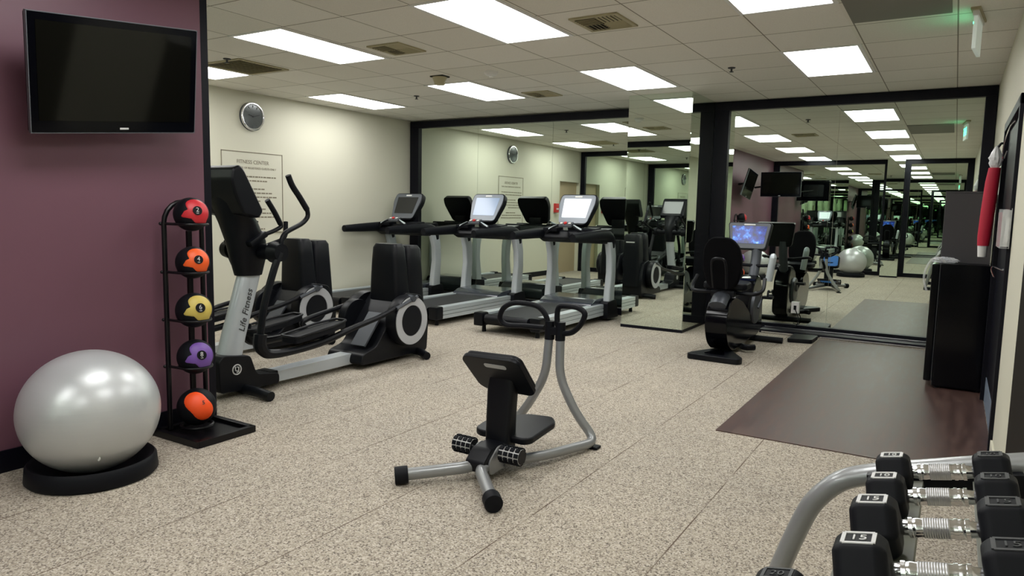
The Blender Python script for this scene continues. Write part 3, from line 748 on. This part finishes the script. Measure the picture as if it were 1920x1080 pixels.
    MB().tube([(-0.33, 4.99, 0.035), (-0.2, 4.97, 0.05), (0.2, 4.97, 0.05), (0.36, 4.90, 0.035)], 0.035, 12, smooth=4).build('rear_foot', 'black', t)
    return t
el = elliptical('silver and black elliptical trainer nearest the camera, beside the ball rack', -4.25)
c = copy_tree(el); c.location.x = -5.42; c['label'] = 'black elliptical trainer half hidden behind the nearer one'

# ------------------------------------------------------------------ treadmills
def treadmill(label, x, screen):
    t = thing('treadmill', label, 'treadmill', (x, 0, 0), 0, 'three treadmills in front of the mirror')
    y0, y1 = 6.36, 8.38
    # deck
    MB().prism(rpoly([(y0+0.05, 0.09), (y0+0.05, 0.185), (8.0, 0.20), (8.0, 0.09)], 0.01), 'x', -0.33, 0.33).build('deck', 'black', t)
    MB().prism(rpoly([(y0+0.02, 0.15), (y0+0.035, 0.192), (7.72, 0.206), (7.72, 0.15)], 0.012), 'x', -0.265, 0.265).build('belt', 'belt', t)
    for s_ in (-1, 1):
        xa, xb = sorted((s_*0.30, s_*0.415))
        r_ = MB()
        for z0_, z1_ in ((0.075, 0.118), (0.122, 0.160), (0.164, 0.212)):
            r_.box(((xa+xb)/2, (y0+0.13+7.98)/2, (z0_+z1_)/2), (xb-xa, 7.98-y0-0.13, z1_-z0_))
        r_.build('side_rail', 'alu', t, bevel=0.006)
        MB().box(((xa+xb)/2, y0+0.075, 0.145), (xb-xa+0.006, 0.13, 0.15)).build('rail_end_cap', 'black', t, bevel=0.02)
        MB().cyl((s_*0.34, y0+0.11, 0.0), (s_*0.34, y0+0.11, 0.09), 0.025, 0.02, 14).build('leveling_foot', 'black', t)
        # upright: curved blade, wider at foot, leaning back at the top
        rg = []
        for y, z, a, b in ((8.10, 0.17, 0.035, 0.085), (8.11, 0.35, 0.033, 0.078), (8.14, 0.6, 0.031, 0.070), (8.13, 0.80, 0.030, 0.075), (8.08, 0.97, 0.030, 0.085)):
            rg.append([(s_*0.415+p_[0], y+p_[1], z) for p_ in rrect(2*a+0.02, 2*b, 0.02, 3)])
        up_ = MB().loft(rg).build('upright', 'silver', t, angle=50)
        MB().prism(rpoly([(7.96, 0.03), (7.96, 0.24), (8.22, 0.26), (8.30, 0.03)], 0.03), 'x', s_*0.415-0.055, s_*0.415+0.055).build('upright_boot', 'black', t, bevel=0.012)
        # arm rail
        MB().tube([(s_*0.415, 8.12, 0.90), (s_*0.415, 8.09, 1.00), (s_*0.415, 7.98, 1.055), (s_*0.41, 7.80, 1.06), (s_*0.40, 7.45, 1.05), (s_*0.39, 7.12, 1.04)], 0.040, 12, smooth=6, rx=1.15, radii=[0.046, 0.058, 0.060, 0.058, 0.050, 0.040]).build('arm_rail', 'black_soft', t)
    MB().tube([(-0.27, y0+0.05, 0.155), (0.27, y0+0.05, 0.155)], 0.052, 14, smooth=0).build('rear_roller', 'black', t)
    # motor hood
    MB().prism(rpoly([(7.70, 0.10), (7.72, 0.225), (7.85, 0.275), (8.25, 0.285), (8.38, 0.20), (8.38, 0.06)], 0.04), 'x', -0.36, 0.36).build('motor_hood', 'hood', t, bevel=0.025, bseg=3)
    for s_ in (-1, 1): MB().cyl((s_*0.3, 8.3, 0.0), (s_*0.3, 8.3, 0.07), 0.03, seg=14).build('front_foot', 'black_soft', t)
    # dash and console
    MB().prism(rpoly([(7.78, 1.00), (7.84, 1.10), (8.16, 1.14), (8.20, 1.02), (8.12, 0.95), (7.90, 0.95)], 0.03), 'x', -0.42, 0.42).build('dash', 'black', t, bevel=0.02)
    for s_ in (-1, 1):
        MB().box((s_*0.26, 7.86, 1.115), (0.20, 0.17, 0.05), (0.1, 0, 0)).build('cup_tray', 'black_soft', t, bevel=0.015)
        MB().tube([(s_*0.30, 7.74, 1.06), (s_*0.18, 7.66, 1.12), (s_*0.09, 7.70, 1.17), (s_*0.07, 7.80, 1.17)], 0.013, 10, smooth=6).build('pulse_grip', 'black_soft', t)
        MB().tube([(s_*0.22, 7.68, 1.115), (s_*0.11, 7.685, 1.162)], 0.0155, 10, smooth=0).build('sensor_plate', 'alu', t)
    MB().box((0, 7.71, 1.175), (0.17, 0.09, 0.03), (0.5, 0, 0)).build('key_pad', 'bezel', t, bevel=0.006)
    k = MB(); k.cyl((0, 7.69, 1.19), (0, 7.682, 1.20), 0.02, seg=16); k.build('stop_button', 'red_part', t)
    MB().box((-0.055, 7.69, 1.193), (0.035, 0.03, 0.006), (0.5, 0, 0)).box((0.055, 7.69, 1.193), (0.035, 0.03, 0.006), (0.5, 0, 0)).build('key', 'white', t, bevel=0.001)
    MB().box((0, 7.97, 1.17), (0.20, 0.06, 0.12)).build('console_neck', 'black', t, bevel=0.01)
    # console: sheared trapezoid with rounded corners
    sh = rpoly([(-0.185, 0.0), (0.185, 0.0), (0.262, 0.27), (0.245, 0.39), (-0.245, 0.39), (-0.262, 0.27)], 0.05)
    tl = 0.48
    def slab(poly, d0_, d1_, nm, mt_, par, bev):
        b_ = MB().prism(poly, 'y', d0_, d1_)
        b_.v = [(a, 7.86+q*math.cos(tl)+z*1.08*math.sin(tl), 1.175+z*1.08*math.cos(tl)-q*math.sin(tl)) for a, q, z in b_.v]
        return b_.build(nm, mt_, par, bevel=bev)
    cs = slab(sh, 0.0, 0.075, 'console', 'black', t, 0.012)
    slab(rpoly([(-0.19, 0.015), (0.19, 0.015), (0.245, 0.27), (0.23, 0.375), (-0.23, 0.375), (-0.245, 0.27)], 0.04), -0.008, 0.002, 'bezel', 'screen_frame' if screen != 'screen_off' else 'bezel', cs, 0.003)
    slab(rpoly([(-0.165, 0.085), (0.165, 0.085), (0.185, 0.325), (-0.185, 0.325)], 0.008), -0.012, -0.007, 'screen', screen, cs, 0)
    slab(rrect(0.10, 0.018, 0.008, 3, 0, 0.352), -0.011, -0.006, 'light_bar', 'white', cs, 0)
    MB().box((0.12, 7.97, 1.02), (0.1, 0.05, 0.05)).build('cable_cover', 'black', t)
    return t
treadmill('leftmost treadmill with a dark screen, beside the cream wall', -6.72, 'screen_off')
treadmill('middle treadmill with a half pale, half dark screen', -5.34, 'emit_grad')
treadmill('rightmost treadmill with a bright white screen, next to the mirrored column', -4.00, 'emit_white')

# ------------------------------------------------------------------ stretch trainer
st = thing('stretch_trainer', 'grey tube stretching machine with black pads in the room centre', 'stretching machine', (-1.93, 0, 0))
X0 = -1.93
def R(p): return (p[0]-X0, p[1], p[2])
for s_ in (1, -1):
    pts = [(-1.93+s_*0.035, 3.62, 0.66), (-1.93+s_*0.045, 3.60, 0.38), (-1.93+s_*0.16, 3.60, 0.18), (-1.93+s_*0.285, 3.62, 0.035), (-1.92+s_*0.17, 3.22, 0.05), (-1.92+s_*0.055, 2.97, 0.065)]
    MB().tube(fillet([R(q) for q in pts], 0.09, 6), 0.026, 14, smooth=0, upv=(1, 0, 0)).build('side_tube', 'tube_grey', st)
    MB().box(R((-1.93+s_*0.275, 3.60, 0.008)), (0.07, 0.06, 0.016)).build('floor_pad', 'black_soft', st, bevel=0.004)
lp = [(-1.966, 3.61, 0.63), (-1.985, 3.61, 0.72), (-2.03, 3.60, 0.775), (-2.10, 3.58, 0.792), (-2.185, 3.56, 0.79), (-2.245, 3.55, 0.755), (-2.275, 3.56, 0.69), (-2.24, 3.58, 0.652), (-2.12, 3.60, 0.655), (-2.00, 3.61, 0.655)]
MB().tube([R(q) for q in lp], 0.016, 10, smooth=4, upv=(0, 1, 0)).build('handle_loop', 'black_soft', st)
lp = [(-1.90, 3.61, 0.63), (-1.915, 3.61, 0.72), (-1.905, 3.61, 0.785), (-1.85, 3.60, 0.797), (-1.76, 3.57, 0.797), (-1.715, 3.56, 0.77), (-1.74, 3.57, 0.71), (-1.80, 3.59, 0.655), (-1.87, 3.61, 0.635), (-1.93, 3.61, 0.64)]
MB().tube([R(q) for q in lp], 0.016, 10, smooth=4, upv=(0, 1, 0)).build('handle_loop', 'black_soft', st)
MB().box(R((-1.93, 3.61, 0.645)), (0.10, 0.04, 0.045)).tube([R((-1.965, 3.617, 0.59)), R((-1.965, 3.617, 0.70))], 0.030, 14, smooth=0).tube([R((-1.895, 3.617, 0.59)), R((-1.895, 3.617, 0.70))], 0.030, 14, smooth=0).build('handle_clamp', 'black', st, bevel=0.004)
# hub and feet
MB().prism(rpoly([(2.80, 0.045), (2.79, 0.10), (2.86, 0.155), (3.08, 0.165), (3.08, 0.08), (2.98, 0.045)], 0.02), 'x', -0.045, 0.065).build('hub', 'black', st, bevel=0.01)
MB().prism(rpoly([(2.84, 0.03), (2.83, 0.10), (2.92, 0.165), (3.06, 0.13), (3.02, 0.04)], 0.03), 'x', 0.066, 0.074).prism(rpoly([(2.84, 0.03), (2.83, 0.10), (2.92, 0.165), (3.06, 0.13), (3.02, 0.04)], 0.03), 'x', -0.054, -0.046).build('side_plate', 'tube_grey', st)
for s_, ex, ey in ((-1, -2.20, 2.575), (1, -1.66, 2.565)):
    MB().tube(fillet([R((-1.92+s_*0.02, 2.98, 0.075)), R((-1.92+s_*0.03, 2.80, 0.07)), R((ex, ey, 0.045))], 0.06, 6), 0.030, 14, smooth=0).build('rear_leg', 'tube_grey', st)
    a = Vector(R((ex, ey, 0.045))); b_ = Vector(R((-1.92+s_*0.03, 2.80, 0.07))); d = (a-b_).normalized()
    MB().cyl(a-d*0.035, a+d*0.03, 0.043, 0.043, 22).build('foot_cap', 'black_soft', st, bevel=0.005)
# ribbed rollers
def roller(xa, xb):
    g = MB(); g.cyl((xa, 2.91, 0.134), (xb, 2.91, 0.134), 0.037, seg=20)
    o_ = g.build('roller', 'black', st)
    k = MB(); n = 4
    for i in range(n):
        xc = xa+(i+0.5)/n*(xb-xa)
        for j in range(9):
            a = 2*PI*j/9+i*0.0
            k.box((xc, 2.91+0.041*math.cos(a), 0.134+0.041*math.sin(a)), (abs(xb-xa)/n-0.008, 0.010, 0.021), (a, 0, 0))
    k.build('foam_blocks', 'black_soft', o_, bevel=0.002)
    MB().cyl((xa+0.003, 2.91, 0.134), (xb-0.003, 2.91, 0.134), 0.0385, seg=20).build('core_sleeve', 'label_white', o_)
roller(-0.185, -0.07); roller(0.095, 0.215)
MB().cyl((-0.18, 2.91, 0.134), (0.21, 2.91, 0.134), 0.010, seg=12).build('axle', 'chrome', st)
# seat
g = MB().prism(rpoly([(-0.16, 3.05), (-0.165, 3.17), (-0.11, 3.25), (0.0, 3.34), (0.14, 3.36), (0.19, 3.30), (0.186, 3.05), (0.15, 3.02), (-0.12, 3.02)], 0.03), 'z', -0.018, 0.018)
g.v = [(a, b, c+0.170+(b-3.04)*0.10) for a, b, c in g.v]
g.build('seat', 'seat_mat' if 'seat_mat' in M else 'black', st, bevel=0.012, bseg=3)
MB().prism(rpoly([(-0.12, 3.08), (-0.10, 3.235), (0.0, 3.325), (0.13, 3.345), (0.16, 3.08)], 0.03), 'z', 0.145, 0.178).build('seat_base', 'blue_vinyl', st, bevel=0.004, label='blue underside of seat')
# post
rg = []
for y, z, a, b in ((3.03, 0.12, 0.072, 0.045), (3.035, 0.28, 0.074, 0.042), (3.045, 0.42, 0.078, 0.038), (3.05, 0.505, 0.072, 0.028)):
    rg.append([(0.010+p_[0]*1.0, y+p_[1], z) for p_ in rrect(2*a, 2*b, 0.02, 3)])
MB().loft(rg).build('post', 'black', st, angle=50)
# chest pad (tilted board)
ct = math.radians(-40)
def board(poly, d0_, d1_, nm, mt_, bev, lab=None):
    b_ = MB().prism(poly, 'y', d0_, d1_)
    b_.v = [(a+0.010, 3.01+q*math.cos(ct)+z*math.sin(ct), 0.505+z*math.cos(ct)-q*math.sin(ct)) for a, q, z in b_.v]
    return b_.build(nm, mt_, st, bevel=bev, label=lab)
out = rpoly([(-0.165, 0.125), (0.13, 0.135), (0.165, 0.11), (0.175, -0.115), (0.14, -0.14), (-0.13, -0.14), (-0.165, -0.11), (-0.19, 0.09)], 0.03)
board(out, -0.012, 0.012, 'pad_shell', 'black', 0.006)
board([(a*0.95, b*0.95) for a, b in out], 0.012, 0.035, 'chest_pad', 'black', 0.008)
board([(a*0.86, b*0.86) for a, b in out], 0.034, 0.042, 'pad_face', 'blue_vinyl', 0.003, 'blue front face of the cushion')
board(rrect(0.13, 0.030, 0.012, 3, 0.01, 0.075), -0.0145, -0.0125, 'hand_slot', 'ring', 0, 'pale slot through the pad shell')

# ------------------------------------------------------------------ recumbent bike
bk = thing('recumbent_bike', 'black recumbent exercise bike with a lit blue screen by the mirror', 'exercise bike', (-1.80, 0, 0))
MB().prism(rpoly([(-0.235, 6.40), (0.24, 6.38), (0.27, 6.46), (0.05, 6.86), (-0.05, 6.90), (-0.22, 6.50)], 0.04), 'z', 0.0, 0.055).build('rear_base', 'black', bk, bevel=0.018, bseg=3)
MB().prism(rpoly([(-0.10, 6.48), (0.10, 6.47), (0.02, 6.74), (-0.02, 6.74)], 0.03), 'z', 0.055, 0.060).build('base_inset', 'black_gloss', bk)
# rear rounded shroud
rg = []
for a in [math.radians(q) for q in (0, 20, 40, 60, 80, 100, 120, 140, 160, 180)]: pass
prof = rpoly([(6.48, 0.30), (6.50, 0.44), (6.60, 0.54), (6.78, 0.56), (7.05, 0.50), (7.55, 0.26), (7.70, 0.16), (7.60, 0.10), (7.05, 0.06), (6.72, 0.06), (6.56, 0.15)], 0.07, 5)
MB().prism(prof, 'x', -0.10, 0.10).build('frame_shroud', 'black_gloss', bk, bevel=0.035, bseg=4)
MB().tube([(0.0, 6.52, 0.50), (0.0, 6.62, 0.565), (0.0, 6.74, 0.585)], 0.05, 12, smooth=5, rx=1.6).build('shroud_cap', 'silver_dark', bk)
MB().box((0, 7.35, 0.30), (0.10, 0.75, 0.06), (-0.42, 0, 0)).build('seat_rail', 'silver_dark', bk, bevel=0.01)
# seat
MB().box((0, 6.80, 0.60), (0.22, 0.30, 0.06)).build('seat_carriage', 'black', bk, bevel=0.015)
MB().prism(rpoly([(-0.21, 6.70), (0.21, 6.70), (0.19, 7.00), (0.08, 7.12), (-0.08, 7.12), (-0.19, 7.00)], 0.07), 'z', 0.635, 0.70).build('seat', 'black_soft', bk, bevel=0.025, bseg=3)
sb = rpoly([(-0.13, 0.0), (0.12, 0.0), (0.185, 0.20), (0.165, 0.40), (0.09, 0.49), (-0.09, 0.49), (-0.165, 0.40), (-0.185, 0.20)], 0.09, 5)
g = MB().prism(sb, 'y', -0.03, 0.03)
g.v = [(a, 6.68+q-z*0.22-0.10*(1-(a/0.19)**2)*0.4, 0.64+z) for a, q, z in g.v]
g.build('backrest', 'black_matte', bk, bevel=0.02, bseg=3)
MB().tube([(-0.06, 6.57, 0.66), (-0.065, 6.50, 0.86), (-0.045, 6.475, 0.93), (0.045, 6.475, 0.93), (0.065, 6.50, 0.86), (0.06, 6.57, 0.66)], 0.013, 8, smooth=5).build('backrest_bracket', 'black', bk)
for s_ in (-1, 1):
    MB().tube([(s_*0.10, 6.74, 0.61), (s_*0.27, 6.70, 0.61), (s_*0.33, 6.80, 0.64), (s_*0.32, 6.92, 0.74)], 0.018, 10, smooth=5).build('seat_handle', 'black', bk)
# front: pedal unit, column, console
MB().prism(rpoly([(7.30, 0.12), (7.34, 0.42), (7.55, 0.66), (7.78, 0.72), (7.95, 0.52), (7.98, 0.12), (7.8, 0.06), (7.4, 0.06)], 0.08, 5), 'x', -0.09, 0.09).build('front_housing', 'black_gloss', bk, bevel=0.03, bseg=3)
for s_ in (-1, 1):
    MB().lathe([(0.001, s_*0.09), (0.17, s_*0.09), (0.16, s_*0.115), (0.001, s_*0.12)], (0, 7.58, 0.38), 'x', 40).build('crank_cover', 'silver_dark', bk)
    a = 0.7 if s_ > 0 else 0.7+PI
    py, pz = 7.58+0.16*math.cos(a), 0.38+0.16*math.sin(a)
    cr = MB().tube([(s_*0.125, 7.58, 0.38), (s_*0.14, py, pz)], 0.014, 8, smooth=0).build('crank', 'silver_dark', bk)
    MB().box((s_*0.195, py, pz), (0.10, 0.11, 0.03)).build('pedal', 'black', cr, bevel=0.008)
    MB().tube([(s_*0.20, py-0.05, pz), (s_*0.20, py-0.03, pz+0.07), (s_*0.20, py+0.05, pz+0.05)], 0.010, 8, smooth=4).build('pedal_strap', 'black_soft', cr)
MB().tube([(0, 7.80, 0.60), (0.0, 7.92, 0.85), (0.0, 7.95, 1.02)], 0.045, 14, smooth=4, rx=1.2).build('console_post', 'silver_dark', bk)
MB().tube([(-0.28, 7.62, 0.80), (-0.26, 7.78, 0.82), (-0.10, 7.86, 0.80), (0.10, 7.86, 0.80), (0.26, 7.78, 0.82), (0.28, 7.62, 0.80)], 0.017, 10, smooth=5).build('handlebar', 'black_soft', bk)
def bslab(poly, d0_, d1_, nm, mt_, par, bev):
    b_ = MB().prism(poly, 'y', d0_, d1_); tl2 = 0.22
    b_.v = [(a-0.09, 7.90+q*math.cos(tl2)+z*math.sin(tl2), 0.965+z*math.cos(tl2)-q*math.sin(tl2)) for a, q, z in b_.v]
    o_ = b_.build(nm, mt_, par, bevel=bev); return o_
cs = bslab(rpoly([(-0.19, 0.0), (0.19, 0.0), (0.235, 0.30), (-0.235, 0.30)], 0.035), 0, 0.07, 'console', 'black', bk, 0.012)
bslab(rpoly([(-0.18, 0.012), (0.18, 0.012), (0.222, 0.288), (-0.222, 0.288)], 0.03), -0.008, 0.002, 'bezel', 'bezel', cs, 0.002)
bslab(rpoly([(-0.162, 0.065), (0.162, 0.065), (0.185, 0.255), (-0.185, 0.255)], 0.006), -0.012, -0.007, 'screen', 'bike_screen', cs, 0)
bslab(rrect(0.12, 0.014, 0.006, 3, 0, 0.272), -0.011, -0.006, 'light_bar', 'white', cs, 0)
MB().cyl((0.20, 7.66, 0.66), (0.23, 7.66, 0.90), 0.036, 0.036, 20).lathe([(0.036, 0), (0.030, 0.03), (0.018, 0.045), (0.001, 0.05)], (0.231, 7.66, 0.898), 'z', 20).build('bottle', 'alu', bk, label='silver bottle in the holder')
MB().tube([(-0.32, 7.78, 0.032), (0.35, 7.78, 0.032)], 0.032, 12, smooth=0).build('front_foot', 'black', bk)
MB().tube([(-0.05, 7.30, 0.05), (0.14, 7.05, 0.05), (0.22, 7.10, 0.05)], 0.03, 10, smooth=4).build('step_bar', 'black', bk)
# low black step and outlet near the mirror
tag(MB().prism(rpoly([(-1.43, 7.90), (-1.19, 7.95), (-1.18, 8.30), (-1.43, 8.28)], 0.03), 'z', 0.0, 0.045).build('power_box', 'black', bevel=0.012), 'flat black power box on the floor beside the bike front', 'power box')
t = thing('wall_outlet', 'white outlet box low on the mirror beside the bike', 'outlet', (-1.49, 8.637, 0.29))
MB().box((0, -0.018, 0), (0.085, 0.036, 0.13)).build('cover', 'white', t, bevel=0.004)
MB().box((0, -0.0375, 0.0), (0.03, 0.003, 0.05)).build('plug', 'black', t, bevel=0.004)
MB().tube([(0, -0.04, -0.01), (0.05, -0.06, -0.12), (0.03, -0.10, -0.20), (-0.05, -0.2, -0.212)], 0.005, 8, smooth=6).build('cord', 'black_soft', t)

# ------------------------------------------------------------------ dumbbell rack and dumbbells
rk = thing('dumbbell_rack', 'grey tube dumbbell rack at the right front corner', 'rack', (0.0, 0, 0))
for yy in (1.84, 0.50):
    pts = [(-0.40, yy, 0.02), (-0.335, yy, 0.38), (-0.285, yy, 0.54), (-0.25, yy, 0.635), (-0.19, yy, 0.705), (-0.117, yy, 0.735), (0.087, yy, 0.795), (0.215, yy, 0.83)]
    MB().tube(fillet(pts, 0.09, 6), 0.0245, 16, smooth=0, rx=1.2, upv=(1, 0, 0.3)).build('end_frame', 'tube_grey', rk)
    MB().box((-0.09, yy, 0.03), (0.66, 0.07, 0.06)).build('base_foot', 'black', rk, bevel=0.01)
    MB().tube([(0.205, yy, 0.83), (0.22, yy, 0.03)], 0.028, 12, smooth=0).build('rear_post', 'tube_grey', rk)
tilt = math.radians(12)
def shelf(xc, zc, wd, nm='shelf'):
    for dx, w_ in wd:
        MB().box((xc+dx*math.cos(tilt), 1.17, zc+dx*math.sin(tilt)), (w_, 1.30, 0.012), (0, -tilt, 0)).build(nm+'_rail', 'rack_green', rk, bevel=0.002)
shelf(0.015, 0.757, ((-0.055, 0.045), (0.085, 0.05)), 'top_shelf'); shelf(-0.12, 0.575, ((-0.03, 0.045), (0.075, 0.045)), 'lower_shelf')
MB().box((0.02, 1.80, 0.752), (0.30, 0.03, 0.05), (0, -tilt, 0)).build('cross_bar', 'black', rk, bevel=0.004)
def hexhead(L0, L1, r, inner):
    """hexagonal head along x from L0 to L1 with chamfered ends, flats up"""
    rg = []; hs = [(L0, 0.80), (L0+(L1-L0)*0.16, 1.0), (L0+(L1-L0)*0.84, 1.0), (L1, 0.80)]
    for xx, k in hs: rg.append([(xx, r*k*math.cos(PI/3*j), r*k*math.sin(PI/3*j)) for j in range(6)])
    return MB().loft(rg)
def dumbbell(label, num, r, hl, gl, y, xc, zc, light=True):
    t = thing('dumbbell', label, 'dumbbell', (xc, y, zc), 0, 'hexagonal dumbbells on the rack')
    t.rotation_euler = (0, -tilt, random.uniform(-0.015, 0.015))
    for s_ in (-1, 1):
        a, b_ = s_*gl/2, s_*(gl/2+hl)
        hd = hexhead(a, b_, r, 0).build('head', 'black_soft', t, bevel=0.007, bseg=3)
        apo = r*math.cos(PI/6)
        xm = (a+b_)/2
        mt_ = 'label_white' if (s_ < 0 and light) else 'label_dark'
        fr_ = MB(); w2, d2_ = hl*0.56, r*0.70
        e_ = 0.006
        for cx_, cy_, ww, dd in ((0, d2_/2, w2, e_), (0, -d2_/2, w2, e_), (w2/2, 0, e_, d2_), (-w2/2, 0, e_, d2_)):
            fr_.box((xm+cx_, cy_, apo+0.0005), (ww, dd, 0.002))
        fr_.build('label_frame', mt_, hd)
        text(num, r*0.46, 'weight_number', mt_, hd, basis((xm, 0, apo+0.0008), (-1, 0, 0), (0, -1, 0)) @ Matrix.Rotation(PI, 4, 'Z'), 0.0008)
    # chrome handle with bulge
    pr = []
    K = 18
    for i in range(K+1):
        q = i/K; xx = -gl/2+gl*q; rr = 0.0125+0.004*math.sin(PI*q)
        if i in (3, 4, 14, 15): rr += 0.0015
        pr.append((rr, xx))
    hd = MB().lathe([(0.001, -gl/2)]+pr+[(0.001, gl/2)], (0, 0, 0), 'x', 20).build('handle', 'chrome', t)
    kn = [(0.001, -gl*0.20)]+[(0.0165+0.0006*(i % 2), -gl*0.20+gl*0.34*i/22) for i in range(23)]+[(0.001, gl*0.14)]
    MB().lathe(kn, (0, 0, 0), 'x', 20).build('knurled_grip', 'knurl', hd)
    for q in (-0.36, 0.22, 0.36):
        MB().lathe([(0.001, gl*q-0.003), (0.0175, gl*q-0.003), (0.0175, gl*q+0.003), (0.001, gl*q+0.003)], (0, 0, 0), 'x', 20).build('collar', 'chrome', hd)
    return t
DB = [('smallest black hexagonal dumbbell, farthest on the top tier', '10', 0.043, 0.066, 0.113, 1.72),
      ('second black hexagonal dumbbell from the far end of the top tier', '10', 0.047, 0.068, 0.115, 1.55),
      ('third black hexagonal dumbbell on the top tier, marked 15', '15', 0.056, 0.075, 0.116, 1.365),
      ('fourth black hexagonal dumbbell on the top tier, marked 15, at the frame edge', '15', 0.057, 0.077, 0.118, 1.18)]
for lab, num, r, hl, gl, y in DB: dumbbell(lab, num, r, hl, gl, y, 0.015, 0.767+r*0.866)
dumbbell('black hexagonal dumbbell on the lower tier, head at the bottom edge', '20', 0.058, 0.088, 0.120, 1.36, -0.125, 0.586+0.058*0.866, False)
dumbbell('nearest black hexagonal dumbbell on the lower tier, below the frame', '20', 0.058, 0.088, 0.120, 1.20, -0.125, 0.586+0.058*0.866, False)

# ------------------------------------------------------------------ refrigerator, box, bags
fg = thing('refrigerator', 'glossy black compact refrigerator in front of the mirror', 'refrigerator', (0.065, 6.75, 0))
MB().box((0.035, 0, 0.505), (0.34, 0.56, 0.97)).build('cabinet', 'black_gloss', fg, bevel=0.012)
MB().box((-0.168, 0, 0.52), (0.052, 0.56, 0.93)).build('door', 'black_gloss', fg, bevel=0.012)
MB().box((-0.139, 0, 0.52), (0.006, 0.555, 0.92)).build('door_gasket', 'label_dark', fg)
for sx_ in (-0.1, 0.17):
    for sy_ in (-0.24, 0.24): MB().cyl((sx_, sy_, 0.006), (sx_, sy_, 0.025), 0.02, seg=12).build('foot', 'black', fg)
tb = thing('storage_box', 'tall dark grey box standing on top of the refrigerator', 'box', (0.085, 6.81, 0.99))
MB().box((0.0, 0, 0.275), (0.33, 0.40, 0.55)).build('body', 'dark_box', tb, bevel=0.006)
MB().box((0.0, 0, 0.555), (0.333, 0.405, 0.012)).build('lid', 'dark_box', tb, bevel=0.002)
# crumpled clear bag
def crumple(c, r, seed, nm, mt_, lab, cat, amp=0.3):
    rnd = random.Random(seed); b_ = MB().sphere((0, 0, 0), 1.0, 22, 14); vv = []
    ph = [(rnd.uniform(2, 7), rnd.uniform(2, 7), rnd.uniform(2, 7), rnd.uniform(0, 6)) for _ in range(6)]
    for v_ in b_.v:
        k = 1+amp*sum(math.sin(a*v_[0]*2+b2*v_[1]*2+c2*v_[2]*2+d2_) for a, b2, c2, d2_ in ph)/4
        vv.append((v_[0]*r[0]*k, v_[1]*r[1]*k, max(v_[2]*r[2]*k, -r[2]*0.8)))
    b_.v = vv; o_ = b_.build(nm, mt_, angle=20); o_.location = c; tag(o_, lab, cat); return o_
crumple((-0.05, 6.53, 1.012), (0.09, 0.04, 0.025), 3, 'plastic_bag', 'bag', 'crumpled clear plastic bag lying on the refrigerator edge', 'plastic bag')
t = thing('hose', 'loop of clear hose hanging down the left side of the refrigerator', 'hose', (-0.15, 6.60, 0.90))
MB().tube([(0.11, -0.14, 0.102), (0.065, -0.15, 0.135), (0.018, -0.15, 0.121), (-0.02, -0.15, 0.04), (-0.027, -0.15, -0.045), (-0.004, -0.15, -0.127)], 0.009, 10, smooth=6).build('tube', 'clear', t)
# red sleeve hanging on wall
rb = thing('bag_dispenser', 'red fabric sleeve with white plastic bags hanging on the right wall', 'bag holder', (0.205, 6.12, 0))
rg = []
for x_, z, r_ in ((-0.025, 1.15, 0.036), (-0.023, 1.22, 0.041), (-0.015, 1.40, 0.043), (-0.005, 1.60, 0.042), (0.003, 1.70, 0.037)):
    rg.append([(x_+r_*math.cos(2*PI*j/20), r_*math.sin(2*PI*j/20)*1.0, z) for j in range(20)])
MB().loft(rg).build('sleeve', 'red_cloth', rb, angle=60)
MB().lathe([(0.001, 1.07), (0.026, 1.07), (0.032, 1.15), (0.001, 1.152)], (-0.027, 0, 0), 'z', 18).build('lower_bag', 'white', rb)
b_ = MB().sphere((0, 0, 0), 1.0, 20, 14); rnd = random.Random(5)
b_.v = [(0.004+v_[0]*0.042*(1-0.5*max(0, v_[2]))*rnd.uniform(0.85, 1.12), v_[1]*0.045*(1-0.5*max(0, v_[2]))*rnd.uniform(0.85, 1.12), 1.77+v_[2]*0.085) for v_ in b_.v]
b_.build('upper_bag', 'frosted', rb, angle=15)
MB().tube([(0.01, 0, 1.84), (0.03, 0, 1.87), (0.055, 0.0, 1.86)], 0.008, 8, smooth=4).build('hook', 'black', rb)
tag(MB().tube([(0.262, 5.95, 1.80), (0.24, 5.75, 1.74), (0.225, 5.55, 1.74), (0.22, 5.40, 1.80), (0.24, 5.32, 1.90), (0.262, 5.28, 1.93)], 0.0045, 8, smooth=6).build('wire_hook', 'chrome'), 'thin curved wire hanging across the black door frame', 'wire')
ah = thing('brochure_holder', 'clear acrylic brochure holder on the right wall edge', 'holder', (0.262, 4.96, 1.29))
g = MB(); g.box((-0.004, 0, 0), (0.003, 0.42, 0.22)).box((-0.045, 0, -0.01), (0.003, 0.42, 0.20)).box((-0.025, 0.209, 0), (0.04, 0.003, 0.22)).box((-0.025, -0.209, 0), (0.04, 0.003, 0.2)).box((-0.025, 0, -0.108), (0.042, 0.42, 0.004))
g.build('case', 'clear', ah)
MB().box((-0.015, -0.12, -0.01), (0.010, 0.12, 0.13)).build('papers', 'white', ah)
t = thing('wall_hook', 'small silver hook on the black door below the brochure holder', 'hook', (0.272, 5.45, 1.02))
MB().tube([(0, 0, 0), (-0.05, 0, 0.02), (-0.06, -0.12, 0.0), (-0.05, -0.25, -0.03)], 0.004, 8, smooth=5).cyl((0.02, 0, 0), (0, 0, 0), 0.015, seg=12).build('hook', 'chrome', t)
